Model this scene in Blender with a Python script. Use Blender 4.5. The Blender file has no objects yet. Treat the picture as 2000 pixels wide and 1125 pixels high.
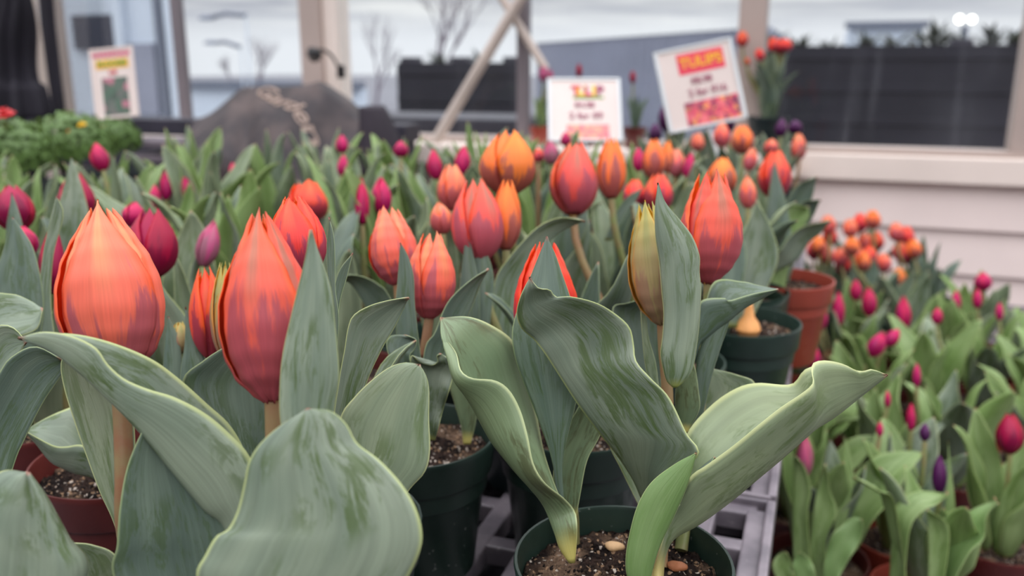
import bpy, math, random
from mathutils import Vector, Matrix, noise as mnoise
PI = math.pi
random.seed(7)
SC = bpy.context.scene
COL = SC.collection

# ------------------------------------------------------------------ camera
F, CU, CV = 1700.0, 1000.0, 562.5
CAMZ, PITCH, YAW = 0.33, math.radians(14.4), math.radians(19.3)
FWD = Vector((-math.sin(YAW) * math.cos(PITCH), math.cos(YAW) * math.cos(PITCH), -math.sin(PITCH)))
RIGHT = Vector((math.cos(YAW), math.sin(YAW), 0))
UP = RIGHT.cross(FWD)
CAM = Vector((0, 0, CAMZ))

def P(u, v, d):
    return CAM + d * (FWD + RIGHT * ((u - CU) / F) + UP * ((CV - v) / F))

def proj(p):
    q = Vector(p) - CAM
    d = q.dot(FWD)
    return CU + F * q.dot(RIGHT) / d, CV - F * q.dot(UP) / d, d

def on_y(u, v, y):
    r = FWD + RIGHT * ((u - CU) / F) + UP * ((CV - v) / F)
    return CAM + r * (y / r.y)

def depth_for_z(u, v, z):
    r = FWD + RIGHT * ((u - CU) / F) + UP * ((CV - v) / F)
    return (z - CAMZ) / r.z

cam_data = bpy.data.cameras.new('camera')
cam = bpy.data.objects.new('camera', cam_data)
COL.objects.link(cam)
cam.matrix_world = Matrix.Translation(CAM) @ Matrix((RIGHT, UP, -FWD)).transposed().to_4x4()
cam_data.sensor_width = 36.0
cam_data.lens = F / 2000 * 36.0
cam_data.clip_start = 0.02
cam_data.clip_end = 300
cam_data.dof.use_dof = True
cam_data.dof.focus_distance = 0.40
cam_data.dof.aperture_fstop = (F / 2000 * 0.036) / 0.0042
SC.camera = cam

# ------------------------------------------------------------------ scene helpers
def link(name, me, parent=None, loc=None, mats=None):
    o = bpy.data.objects.new(name, me)
    COL.objects.link(o)
    if parent is not None:
        o.parent = parent
    if loc is not None:
        o.location = loc
    if mats:
        for m in mats:
            if len(me.materials) < len(mats):
                me.materials.append(m)
    return o

def link_shared(name, me, parent, mtx, mats):
    o = bpy.data.objects.new(name, me)
    COL.objects.link(o)
    o.parent = parent
    o.matrix_local = mtx
    while len(me.materials) < len(mats):
        me.materials.append(mats[len(me.materials)])
    for i, m in enumerate(mats):
        o.material_slots[i].link = 'OBJECT'
        o.material_slots[i].material = m
    return o

def empty(name, loc, label, cat, group=None):
    o = bpy.data.objects.new(name, None)
    o.empty_display_size = 0.02
    COL.objects.link(o)
    o.location = loc
    return tag(o, label, cat, group)

def tag(o, label, cat, group=None, kind=None):
    o['label'] = label
    o['category'] = cat
    if group: o['group'] = group
    if kind: o['kind'] = kind
    return o

def struct(o):
    o['kind'] = 'structure'
    return o

def mesh_of(name, verts, faces, smooth=True, uvs=None, fmat=None):
    me = bpy.data.meshes.new(name)
    me.from_pydata([tuple(v) for v in verts], [], faces)
    if smooth:
        me.polygons.foreach_set('use_smooth', [True] * len(me.polygons))
    if uvs is not None:
        lay = me.uv_layers.new(name='UVMap')
        for lp in me.loops:
            lay.data[lp.index].uv = uvs[lp.vertex_index]
    if fmat is not None:
        me.polygons.foreach_set('material_index', fmat)
    me.update()
    return me

class MB:
    """collects boxes, tubes and lathes into one mesh"""
    def __init__(self):
        self.v, self.f, self.m = [], [], []
    def box(self, x0, x1, y0, y1, z0, z1, mi=0):
        b = len(self.v)
        self.v += [(x, y, z) for z in (z0, z1) for y in (y0, y1) for x in (x0, x1)]
        for q in ((0, 2, 3, 1), (4, 5, 7, 6), (0, 1, 5, 4), (2, 6, 7, 3), (0, 4, 6, 2), (1, 3, 7, 5)):
            self.f.append(tuple(b + i for i in q)); self.m.append(mi)
        return self
    def tube(self, pts, rad, n=10, mi=0, cap=True):
        pts = [Vector(p) for p in pts]
        b = len(self.v)
        ref = Vector((0.31, 0.17, 0.93))
        for i, p in enumerate(pts):
            t = (pts[min(i + 1, len(pts) - 1)] - pts[max(i - 1, 0)]).normalized()
            if abs(t.dot(ref)) > 0.95: ref = Vector((1, 0.1, 0))
            a = t.cross(ref).normalized(); c = t.cross(a)
            ref = -c if False else ref
            r = rad[i] if isinstance(rad, (list, tuple)) else rad
            for k in range(n):
                an = 2 * PI * k / n
                self.v.append(p + (a * math.cos(an) + c * math.sin(an)) * r)
        for i in range(len(pts) - 1):
            for k in range(n):
                k2 = (k + 1) % n
                self.f.append((b + i * n + k, b + i * n + k2, b + (i + 1) * n + k2, b + (i + 1) * n + k)); self.m.append(mi)
        if cap:
            self.f.append(tuple(b + k for k in range(n))); self.m.append(mi)
            self.f.append(tuple(b + (len(pts) - 1) * n + n - 1 - k for k in range(n))); self.m.append(mi)
        return self
    def lathe(self, prof, n=40, mi=0, c=(0, 0, 0), wob=None):
        b = len(self.v)
        for (r, z) in prof:
            for k in range(n):
                an = 2 * PI * k / n
                rr = r * (wob(an, z) if wob else 1)
                self.v.append((c[0] + rr * math.cos(an), c[1] + rr * math.sin(an), c[2] + z))
        for i in range(len(prof) - 1):
            for k in range(n):
                k2 = (k + 1) % n
                self.f.append((b + i * n + k, b + i * n + k2, b + (i + 1) * n + k2, b + (i + 1) * n + k)); self.m.append(mi)
        return self
    def quad(self, a, b_, c, d, mi=0):
        b = len(self.v)
        self.v += [a, b_, c, d]
        self.f.append((b, b + 1, b + 2, b + 3)); self.m.append(mi)
        return self
    def build(self, name, mats, parent=None, loc=None, smooth=True, bevel=0, off=None, auto=True):
        vs = self.v if off is None else [Vector(v) - Vector(off) for v in self.v]
        me = mesh_of(name, vs, self.f, smooth, None, self.m)
        mats = mats if isinstance(mats, (list, tuple)) else [mats]
        o = link(name, me, parent, loc, mats)
        if bevel:
            md = o.modifiers.new('bevel', 'BEVEL'); md.width = bevel; md.segments = 2; md.limit_method = 'ANGLE'
        if smooth and auto:
            try:
                me.set_sharp_from_angle(angle=math.radians(38))
            except Exception:
                pass
        return o

def lerp_tab(tab, x):
    if x <= tab[0][0]: return tab[0][1]
    for (a, va), (b, vb) in zip(tab, tab[1:]):
        if x <= b:
            k = (x - a) / (b - a)
            k = k * k * (3 - 2 * k) * 0.5 + k * 0.5
            return va + (vb - va) * k
    return tab[-1][1]

def resample(pts, n):
    """Catmull-Rom through pts, n points at even arc length"""
    pts = [Vector(p) for p in pts]
    if len(pts) == 2:
        return [pts[0].lerp(pts[1], i / (n - 1)) for i in range(n)]
    ext = [pts[0] * 2 - pts[1]] + pts + [pts[-1] * 2 - pts[-2]]
    dense = []
    for i in range(1, len(ext) - 2):
        a, b, c, d = ext[i - 1], ext[i], ext[i + 1], ext[i + 2]
        for k in range(14):
            t = k / 14
            dense.append(0.5 * ((2 * b) + (c - a) * t + (2 * a - 5 * b + 4 * c - d) * t * t + (3 * b - a - 3 * c + d) * t ** 3))
    dense.append(pts[-1])
    acc = [0.0]
    for p, q in zip(dense, dense[1:]):
        acc.append(acc[-1] + (q - p).length)
    out, j = [], 0
    for i in range(n):
        s = acc[-1] * i / (n - 1)
        while j < len(acc) - 2 and acc[j + 1] < s: j += 1
        k = (s - acc[j]) / max(1e-9, acc[j + 1] - acc[j])
        out.append(dense[j].lerp(dense[j + 1], min(1, max(0, k))))
    return out

def sheet(name, grid, th, uv=None, two_mats=False):
    """closed thin sheet from a grid of points [row][col]; thickness th metres"""
    R, C = len(grid), len(grid[0])
    nrm = [[None] * C for _ in range(R)]
    for i in range(R):
        for j in range(C):
            du = grid[i][min(j + 1, C - 1)] - grid[i][max(j - 1, 0)]
            dv = grid[min(i + 1, R - 1)][j] - grid[max(i - 1, 0)][j]
            n = du.cross(dv)
            if n.length < 1e-12:
                n = (nrm[i - 1][j] if i else Vector((0, 0, 1)))
            else:
                n.normalize()
            nrm[i][j] = n
    verts, uvs = [], []
    for side in (1, -1):
        for i in range(R):
            for j in range(C):
                s = 2 * j / (C - 1) - 1
                k = th * 0.5 * (1 - 0.75 * s ** 6)
                verts.append(grid[i][j] + nrm[i][j] * k * side)
                uvs.append((j / (C - 1), i / (R - 1)))
    faces, fm = [], []
    N = R * C
    for i in range(R - 1):
        for j in range(C - 1):
            a, b, c, d = i * C + j, i * C + j + 1, (i + 1) * C + j + 1, (i + 1) * C + j
            faces.append((a, b, c, d)); fm.append(0)
            faces.append((N + d, N + c, N + b, N + a)); fm.append(1 if two_mats else 0)
    def stitch(a, b):
        faces.append((b, a, N + a, N + b)); fm.append(0)
    for i in range(R - 1):
        stitch((i + 1) * C, i * C) if False else faces.append((i * C, (i + 1) * C, N + (i + 1) * C, N + i * C)); fm.append(0)
        faces.append(((i + 1) * C + C - 1, i * C + C - 1, N + i * C + C - 1, N + (i + 1) * C + C - 1)); fm.append(0)
    for j in range(C - 1):
        faces.append((j + 1, j, N + j, N + j + 1)); fm.append(0)
        a = (R - 1) * C + j
        faces.append((a, a + 1, N + a + 1, N + a)); fm.append(0)
    return mesh_of(name, verts, faces, True, uvs, fm)

def leaf_mesh(name, L, R, M=None, cup=0.1, n=44, m=15, th=0.0011, wave=0.0, seed=0):
    """leaf blade between two edge curves (u,v,d) base to tip, with an optional midrib curve.
    cup: midrib pushed away from the viewpoint (+) or towards it (-), as a share of the width"""
    Lp = resample([P(*q) for q in L], n)
    Rp = resample([P(*q) for q in R], n)
    Mp = resample([P(*q) for q in M], n) if M else None
    grid = []
    for i in range(n):
        a, b = Lp[i], Rp[i]
        w = (b - a).length
        if Mp: c = Mp[i]
        else:
            tg = (Lp[min(i + 1, n - 1)] + Rp[min(i + 1, n - 1)]) - (Lp[max(i - 1, 0)] + Rp[max(i - 1, 0)])
            nn = (b - a).cross(tg)
            if nn.length > 1e-12: nn.normalize()
            mid = (a + b) / 2
            if nn.dot(mid - CAM) < 0: nn = -nn
            c = mid + nn * w * cup
        row = []
        q = c * 2 - (a + b) / 2
        for j in range(m):
            t = j / (m - 1)
            p = a * (1 - t) ** 2 + q * 2 * t * (1 - t) + b * t * t
            s = 2 * t - 1
            if wave:
                p = p + (c - CAM).normalized() * wave * abs(s) ** 2 * math.sin(i / n * 17 + seed + (2.1 if s > 0 else 0))
            row.append(p)
        grid.append(row)
    return sheet(name, grid, th)
# ------------------------------------------------------------------ materials
def srgb(r, g, b):
    f = lambda c: (c / 255 / 12.92) if c / 255 <= 0.04045 else ((c / 255 + 0.055) / 1.055) ** 2.4
    return (f(r), f(g), f(b), 1)

class NT:
    def __init__(self, name):
        self.mat = bpy.data.materials.new(name)
        self.mat.use_nodes = True
        self.t = self.mat.node_tree
        self.t.nodes.clear()
        self.out = self.t.nodes.new('ShaderNodeOutputMaterial')
    def n(self, typ, **kw):
        nd = self.t.nodes.new(typ)
        for k, v in kw.items(): setattr(nd, k, v)
        return nd
    def set(self, sock, v):
        if hasattr(v, 'is_output') or isinstance(v, bpy.types.NodeSocket): self.t.links.new(v, sock)
        else: sock.default_value = v
    def math(self, op, a, b=0.0, c=None, clamp=False):
        nd = self.n('ShaderNodeMath', operation=op, use_clamp=clamp)
        self.set(nd.inputs[0], a); self.set(nd.inputs[1], b)
        if c is not None: self.set(nd.inputs[2], c)
        return nd.outputs[0]
    def ss(self, x, a, b):
        nd = self.n('ShaderNodeMapRange', interpolation_type='SMOOTHSTEP')
        self.set(nd.inputs[0], x); nd.inputs[1].default_value = a; nd.inputs[2].default_value = b
        return nd.outputs[0]
    def mix(self, f, a, b, mode='MIX'):
        nd = self.n('ShaderNodeMix', data_type='RGBA', blend_type=mode)
        self.set(nd.inputs[0], f); self.set(nd.inputs[6], a); self.set(nd.inputs[7], b)
        return nd.outputs[2]
    def uv(self):
        nd = self.n('ShaderNodeUVMap'); nd.uv_map = 'UVMap'
        sp = self.n('ShaderNodeSeparateXYZ'); self.t.links.new(nd.outputs[0], sp.inputs[0])
        return sp.outputs[0], sp.outputs[1]
    def comb(self, x, y, z=0.0):
        nd = self.n('ShaderNodeCombineXYZ')
        for i, q in enumerate((x, y, z)): self.set(nd.inputs[i], q)
        return nd.outputs[0]
    def noise(self, vec, scale=1.0, detail=3.0, rough=0.55, dist=0.0):
        nd = self.n('ShaderNodeTexNoise')
        if vec is not None: self.t.links.new(vec, nd.inputs['Vector'])
        nd.inputs['Scale'].default_value = scale; nd.inputs['Detail'].default_value = detail
        nd.inputs['Roughness'].default_value = rough; nd.inputs['Distortion'].default_value = dist
        return nd.outputs[0]
    def obj(self):
        return self.n('ShaderNodeTexCoord').outputs['Object']
    def rnd(self):
        return self.n('ShaderNodeObjectInfo').outputs['Random']
    def bsdf(self, col, rough=0.5, spec=0.5, normal=None, metal=0.0, coat=0.0):
        b = self.n('ShaderNodeBsdfPrincipled')
        self.set(b.inputs['Base Color'], col); self.set(b.inputs['Roughness'], rough)
        b.inputs['Specular IOR Level'].default_value = spec; b.inputs['Metallic'].default_value = metal
        b.inputs['Coat Weight'].default_value = coat
        if normal is not None: self.t.links.new(normal, b.inputs['Normal'])
        return b.outputs[0]
    def bump(self, h, strength=0.3, dist=0.001):
        nd = self.n('ShaderNodeBump')
        nd.inputs['Strength'].default_value = strength; nd.inputs['Distance'].default_value = dist
        self.t.links.new(h, nd.inputs['Height'])
        return nd.outputs[0]
    def done(self, sh):
        self.t.links.new(sh, self.out.inputs[0])
        return self.mat
    def mixsh(self, f, a, b):
        nd = self.n('ShaderNodeMixShader'); self.set(nd.inputs[0], f)
        self.t.links.new(a, nd.inputs[1]); self.t.links.new(b, nd.inputs[2])
        return nd.outputs[0]

def leaf_mat(name, c1, c2, scuff, edge, base, scuff_amt=0.5, trans=0.15, vein=0.10, base_to=0.10):
    k = NT(name)
    x, y = k.uv()
    r = k.rnd()
    roff = k.math('MULTIPLY', r, 37.0)
    s = k.math('ABSOLUTE', k.math('MULTIPLY_ADD', x, 2.0, -1.0))
    big = k.noise(k.comb(k.math('MULTIPLY', x, 2.2), k.math('MULTIPLY_ADD', y, 2.0, roff), roff), 1.0, 2)
    col = k.mix(k.ss(big, 0.3, 0.7), c1, c2)
    vn = k.noise(k.comb(k.math('MULTIPLY', x, 46.0), k.math('MULTIPLY', y, 1.6), roff), 1.0, 3)
    vn2 = k.noise(k.comb(k.math('MULTIPLY', x, 14.0), k.math('MULTIPLY', y, 1.0), roff), 1.0, 2)
    vm = k.math('MULTIPLY_ADD', k.math('ADD', k.math('SUBTRACT', vn, 0.5), k.math('SUBTRACT', vn2, 0.5)), vein * 4.5, 1.0)
    hs = k.n('ShaderNodeHueSaturation')
    k.set(hs.inputs['Value'], k.math('MULTIPLY', vm, k.math('MULTIPLY_ADD', r, 0.22, 0.89))); k.set(hs.inputs['Color'], col)
    col = hs.outputs[0]
    # patches where the bloom of wax is rubbed off
    sc = k.noise(k.comb(k.math('MULTIPLY', x, 7.0), k.math('MULTIPLY_ADD', y, 4.5, roff), roff), 1.0, 5, 0.68, 0.6)
    gate = k.noise(k.comb(k.math('MULTIPLY', x, 2.0), k.math('MULTIPLY_ADD', y, 2.6, roff), 3.0), 1.0, 1)
    m = k.math('MULTIPLY', k.ss(sc, 0.47, 0.58), k.ss(gate, 0.42, 0.55))
    col = k.mix(k.math('MULTIPLY', m, scuff_amt), col, scuff)
    fl = k.noise(k.comb(k.math('MULTIPLY', x, 26.0), k.math('MULTIPLY_ADD', y, 9.0, roff), 1.0), 1.0, 2)
    col = k.mix(k.math('MULTIPLY', k.math('MULTIPLY', k.ss(fl, 0.57, 0.64), k.ss(gate, 0.40, 0.55)), scuff_amt * 0.7), col, scuff)
    e = k.ss(s, 0.952, 0.992)
    col = k.mix(k.math('MULTIPLY', e, 0.85), col, edge)
    wid = k.ss(k.math('ADD', y, k.math('MULTIPLY', big, 0.06)), base_to, base_to * .35)
    col = k.mix(k.math('MULTIPLY', wid, 0.8), col, base)
    tip = k.ss(y, 0.975, 1.0)
    col = k.mix(k.math('MULTIPLY', tip, 0.7), col, srgb(170, 105, 90))
    b = k.bump(k.math('ADD', vn, vn2), 0.3, 0.0006)
    bs = k.bsdf(col, 0.46, 0.5, b)
    tr = k.n('ShaderNodeBsdfTranslucent')
    k.set(tr.inputs[0], k.mix(0.5, col, srgb(150, 170, 60)))
    return k.done(k.mixsh(trans, bs, tr.outputs[0]))

def petal_mat(name, main, top, edge, flame, flame_amt, green, green_amt, inner=False, trans=0.32, streak=0.1, lvl=0.62):
    k = NT(name)
    x, y = k.uv()
    r = k.rnd()
    roff = k.math('MULTIPLY', r, 53.0)
    s = k.math('ABSOLUTE', k.math('MULTIPLY_ADD', x, 2.0, -1.0))
    n1 = k.noise(k.comb(k.math('MULTIPLY', x, 4.6), k.math('MULTIPLY', y, 1.3), roff), 1.0, 4, 0.55, 0.5)
    n2 = k.noise(k.comb(k.math('MULTIPLY', x, 60.0), k.math('MULTIPLY', y, 2.2), roff), 1.0, 2)
    col = k.mix(k.ss(y, 0.45, 1.0), main, top)
    col = k.mix(k.math('MULTIPLY', k.ss(k.math('ADD', s, k.math('MULTIPLY', k.math('SUBTRACT', n1, 0.5), 0.5)), 0.62, 1.0), 0.8), col, edge)
    g = k.math('MULTIPLY', k.ss(k.math('ADD', s, k.math('MULTIPLY', k.math('SUBTRACT', n1, 0.5), 0.5)), 0.34, 0.05), k.ss(y, 0.35, 0.75))
    col = k.mix(k.math('MULTIPLY', g, green_amt), col, green)
    # feathered flame rising from the foot of the petal
    h = k.math('SUBTRACT', lvl, y)
    h = k.math('ADD', h, k.math('MULTIPLY', k.math('SUBTRACT', n1, 0.5), 1.5))
    h = k.math('ADD', h, k.math('MULTIPLY', k.math('SUBTRACT', n2, 0.5), 0.34))
    h = k.math('ADD', h, k.math('MULTIPLY', k.math('SUBTRACT', k.math('COSINE', k.math('MULTIPLY', s, 5.6)), 0.2), -0.10))
    col = k.mix(k.math('MULTIPLY', k.ss(h, 0.13, 0.28), flame_amt), col, flame)
    hs = k.n('ShaderNodeHueSaturation')
    k.set(hs.inputs['Hue'], k.math('MULTIPLY_ADD', r, 0.014, 0.493))
    k.set(hs.inputs['Value'], k.math('MULTIPLY_ADD', k.math('SUBTRACT', n2, 0.5), streak * 4, 1.0)); k.set(hs.inputs['Color'], col)
    bs = k.bsdf(hs.outputs[0], 0.42, 0.35, k.bump(n2, 0.18, 0.0006))
    tr = k.n('ShaderNodeBsdfTranslucent'); k.set(tr.inputs[0], hs.outputs[0])
    return k.done(k.mixsh(trans, bs, tr.outputs[0]))

def plain(name, c, rough=0.5, spec=0.4, var=0.08, scale=18.0, bump=0.0, c2=None):
    k = NT(name)
    n = k.noise(k.obj(), scale, 4)
    col = k.mix(k.ss(n, 0.25, 0.75), tuple(q * (1 - var) for q in c[:3]) + (1,), c2 or tuple(min(1, q * (1 + var)) for q in c[:3]) + (1,))
    nb = k.bump(k.noise(k.obj(), scale * 6, 3), bump, 0.002) if bump else None
    return k.done(k.bsdf(col, rough, spec, nb))

LEAF = leaf_mat('leaf_glaucous', srgb(112, 128, 110), srgb(139, 152, 131), srgb(72, 94, 40), srgb(188, 200, 136), srgb(160, 164, 84), 0.72)
LEAF_D = leaf_mat('leaf_blue_green', srgb(86, 104, 92), srgb(107, 124, 108), srgb(66, 88, 46), srgb(164, 182, 134), srgb(140, 146, 76), 0.6)
LEAF_Y = leaf_mat('leaf_fresh_green', srgb(124, 152, 88), srgb(152, 176, 118), srgb(84, 116, 42), srgb(186, 204, 130), srgb(172, 170, 96), 0.4, 0.26)
LEAF_P = leaf_mat('leaf_pale', srgb(122, 138, 112), srgb(147, 160, 131), srgb(80, 104, 44), srgb(200, 208, 150), srgb(180, 178, 100), 0.55)
LEAF_B = leaf_mat('leaf_bright', srgb(116, 148, 86), srgb(134, 164, 104), srgb(104, 142, 70), srgb(196, 212, 150), srgb(206, 196, 120), 0.25, 0.28, 0.06)
LEAF_BASE = leaf_mat('leaf_sheath', srgb(100, 120, 88), srgb(118, 136, 100), srgb(74, 74, 42), srgb(186, 198, 146), srgb(214, 200, 110), 0.6, base_to=0.17)
for mt in ():
    pass
LEAF_PB = leaf_mat('leaf_pale_sheathed', srgb(122, 137, 106), srgb(146, 159, 122), srgb(80, 104, 44), srgb(200, 208, 150), srgb(206, 186, 112), 0.55, base_to=0.16)
PO = petal_mat('petal_coral', srgb(248, 118, 92), srgb(250, 150, 112), srgb(255, 108, 56), srgb(172, 84, 104), 0.72, srgb(232, 178, 112), 0.5)
PO_I = petal_mat('petal_coral_inside', srgb(255, 98, 40), srgb(255, 100, 30), srgb(255, 132, 36), srgb(190, 60, 60), 0.45, srgb(255, 120, 40), 0.1)
PF = petal_mat('petal_flamed', srgb(244, 104, 88), srgb(246, 112, 80), srgb(255, 104, 52), srgb(166, 84, 104), 0.72, srgb(160, 132, 110), 0.65, lvl=0.56)
PT = petal_mat('petal_tangerine', srgb(250, 134, 66), srgb(255, 142, 50), srgb(255, 124, 44), srgb(158, 86, 92), 0.8, srgb(255, 158, 66), 0.5, lvl=0.6)
PR = petal_mat('petal_vermilion', srgb(240, 76, 66), srgb(252, 88, 48), srgb(255, 92, 36), srgb(150, 60, 88), 0.8, srgb(226, 128, 86), 0.5, lvl=0.58)
PY = petal_mat('petal_greenish_yellow', srgb(178, 160, 112), srgb(198, 188, 104), srgb(232, 160, 62), srgb(164, 124, 106), 0.7, srgb(150, 158, 98), 0.6, lvl=0.5)
PY_I = petal_mat('petal_yellow_inside', srgb(236, 170, 40), srgb(240, 190, 40), srgb(244, 186, 50), srgb(190, 110, 60), 0.3, srgb(236, 190, 50), 0.2)
PM = petal_mat('petal_magenta', srgb(204, 20, 100), srgb(220, 28, 94), srgb(226, 28, 84), srgb(138, 14, 78), 0.6, srgb(200, 40, 100), 0.2, streak=0.05)
PM_I = petal_mat('petal_magenta_inside', srgb(196, 14, 60), srgb(206, 18, 60), srgb(210, 20, 60), srgb(120, 8, 40), 0.4, srgb(190, 16, 60), 0.1, streak=0.05)
PC = petal_mat('petal_crimson', srgb(172, 14, 66), srgb(180, 18, 62), srgb(196, 22, 64), srgb(110, 10, 56), 0.6, srgb(170, 30, 80), 0.2, streak=0.05)
PK = petal_mat('petal_dusky_pink', srgb(196, 84, 132), srgb(212, 90, 130), srgb(204, 80, 120), srgb(150, 100, 112), 0.8, srgb(176, 128, 136), 0.4)
PP = petal_mat('petal_purple', srgb(84, 20, 84), srgb(96, 26, 92), srgb(104, 28, 96), srgb(60, 14, 62), 0.6, srgb(90, 30, 90), 0.2, streak=0.05)
PGR = petal_mat('petal_salmon', srgb(248, 122, 102), srgb(248, 146, 112), srgb(255, 104, 58), srgb(170, 92, 112), 0.75, srgb(236, 178, 124), 0.55, lvl=0.50)
STEM_R = plain('stem_russet', srgb(150, 100, 74), 0.45, 0.4, 0.15, 60, 0, srgb(138, 122, 84))
STEM_G = plain('stem_green', srgb(124, 138, 82), 0.45, 0.4, 0.1, 60, 0, srgb(136, 120, 84))
STEM_W = plain('stem_neck', srgb(206, 190, 124), 0.45, 0.4, 0.1, 90, 0, srgb(170, 166, 72))
RECEPT = plain('flower_base', srgb(196, 160, 80), 0.5, 0.3, 0.1, 60)

def soil_mat():
    k = NT('potting_soil')
    o = k.obj()
    v = k.n('ShaderNodeTexVoronoi'); v.inputs['Scale'].default_value = 620.0; k.t.links.new(o, v.inputs['Vector'])
    sp = k.n('ShaderNodeSeparateXYZ'); k.t.links.new(v.outputs['Color'], sp.inputs[0])
    n = k.noise(o, 60, 4)
    col = k.mix(k.ss(n, 0.35, 0.65), srgb(28, 21, 19), srgb(60, 46, 39))
    patch = k.noise(o, 22, 2)
    col = k.mix(k.math('MULTIPLY', k.ss(patch, 0.50, 0.62), 0.7), col, srgb(128, 104, 84))
    col = k.mix(k.ss(sp.outputs[0], 0.88, 0.94), col, srgb(158, 128, 100))
    col = k.mix(k.ss(sp.outputs[1], 0.955, 0.975), col, srgb(196, 184, 170))
    col = k.mix(k.ss(sp.outputs[2], 0.80, 0.9), col, srgb(26, 20, 18))
    h = k.math('ADD', k.math('MULTIPLY', v.outputs['Distance'], -0.6), k.noise(o, 150, 4))
    return k.done(k.bsdf(col, 0.9, 0.15, k.bump(h, 0.9, 0.004)))
SOIL = soil_mat()

def pot_mat(name, c, c2, speck):
    k = NT(name)
    o = k.obj()
    n = k.noise(o, 30, 3)
    col = k.mix(k.ss(n, 0.3, 0.7), c, c2)
    sp = k.noise(o, 240, 2)
    gate = k.noise(o, 20, 2)
    col = k.mix(k.math('MULTIPLY', k.math('MULTIPLY', k.ss(sp, 0.68, 0.72), k.ss(gate, 0.5, 0.6)), 0.8), col, speck)
    return k.done(k.bsdf(col, 0.38, 0.45, k.bump(k.noise(o, 300, 2), 0.05, 0.001)))
POT_G = pot_mat('pot_dark_green', srgb(32, 50, 43), srgb(40, 59, 51), srgb(150, 156, 150))
POT_R = pot_mat('pot_brick_red', srgb(80, 31, 29), srgb(94, 37, 33), srgb(160, 110, 96))
POT_T = pot_mat('pot_terracotta', srgb(150, 64, 50), srgb(160, 70, 54), srgb(190, 130, 110))
POT_K = pot_mat('pot_black_green', srgb(26, 36, 38), srgb(34, 46, 46), srgb(120, 124, 120))
TRAY = pot_mat('tray_dusty_grey', srgb(98, 92, 99), srgb(132, 124, 130), srgb(170, 164, 164))
BENCH = plain('bench_dark', srgb(46, 44, 50), 0.7, 0.3, 0.2, 12)
FLOOR = plain('floor_concrete', srgb(92, 90, 92), 0.7, 0.3, 0.15, 4)
DKWOOD = plain('dark_stained_wood', srgb(52, 50, 60), 0.55, 0.35, 0.25, 9)
DKWOOD2 = plain('weathered_plank', srgb(100, 92, 98), 0.7, 0.3, 0.2, 14)
WALLP = plain('wall_beige_paint', srgb(228, 212, 206), 0.6, 0.3, 0.05, 3, 0.06)
TRIMP = plain('trim_cream_paint', srgb(232, 218, 208), 0.5, 0.35, 0.05, 5, 0.05)
POSTP = plain('post_taupe_paint', srgb(176, 160, 152), 0.55, 0.3, 0.06, 4, 0.05)
MULL = plain('mullion_grey', srgb(120, 112, 116), 0.5, 0.35, 0.06, 6)
POLE = plain('pole_galvanised', srgb(190, 176, 166), 0.45, 0.45, 0.12, 10)
BLACKF = plain('black_fabric', srgb(30, 28, 36), 0.75, 0.3, 0.3, 8, 0.2)
BLACKP = plain('black_plastic', srgb(22, 22, 26), 0.4, 0.45, 0.1, 20)
WHITEP = plain('white_card', srgb(216, 202, 196), 0.55, 0.3, 0.03, 10)
CLEARP = plain('holder_plastic', srgb(205, 210, 212), 0.3, 0.5, 0.03, 10)
PEBBLE = plain('pebble_tan', srgb(214, 176, 132), 0.6, 0.35, 0.12, 90, 0.2)
PEBBLE2 = plain('pebble_rust', srgb(164, 104, 70), 0.6, 0.35, 0.2, 90, 0.2)
BULB = plain('bulb_skin_tan', srgb(226, 160, 96), 0.5, 0.4, 0.15, 60)
# ------------------------------------------------------------------ pots
RIM_Z, SOIL_Z, POT_RAD = 0.095, 0.084, 0.054
def pot_mesh(n):
    prof = [(0.0, 0.003), (0.034, 0.003), (0.0375, 0.0), (0.039, 0.002), (0.0472, 0.070), (0.0482, 0.0715), (0.0512, 0.0725), (0.0519, 0.074), (0.0532, 0.091),
            (0.0538, 0.0935), (0.0533, 0.0952), (0.0520, 0.0952), (0.0512, 0.0935), (0.0490, 0.070), (0.0480, 0.060)]
    mb = MB().lathe(prof, n)
    me = mesh_of('pot', mb.v, mb.f, True)
    me.set_sharp_from_angle(angle=math.radians(50))
    return me
POT_ME, POT_LO = pot_mesh(64), pot_mesh(28)
def soil_mesh(rings, seg, amp, seed):
    vs, fs = [Vector((0, 0, SOIL_Z + 0.002))], []
    for i in range(1, rings + 1):
        r = 0.0508 * i / rings
        for k in range(seg):
            a = 2 * PI * k / seg
            p = Vector((r * math.cos(a), r * math.sin(a), 0))
            h = mnoise.noise(p * 120 + Vector((seed, 0, 0))) * amp + mnoise.noise(p * 320 + Vector((0, seed, 0))) * amp * 0.9 + mnoise.noise(p * 700) * amp * 0.6
            if i == rings: h = -0.004
            vs.append(Vector((p.x, p.y, SOIL_Z + h - 0.003 * (r / 0.05) ** 4)))
    for k in range(seg):
        fs.append((0, 1 + k, 1 + (k + 1) % seg))
    for i in range(rings - 1):
        for k in range(seg):
            a, b = 1 + i * seg + k, 1 + i * seg + (k + 1) % seg
            fs.append((a, a + seg, b + seg, b))
    return mesh_of('soil', vs, fs, True)
SOIL_HI = [soil_mesh(40, 110, 0.0028, s) for s in (1, 5)]
SOIL_LO = soil_mesh(6, 20, 0.003, 3)

def new_pot(x, y, z, label, potmat, hi=False, cat='potted tulip', group=None, name='potted_tulip', scale=1.0):
    root = empty(name, (x, y, z), label, cat, group)
    m = Matrix.Scale(scale, 4)
    link_shared('pot', POT_ME if hi else POT_LO, root, m, [potmat])
    link_shared('soil', random.choice(SOIL_HI) if hi else SOIL_LO, root, m @ Matrix.Rotation(random.random() * 6.28, 4, 'Z'), [SOIL])
    return root

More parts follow.
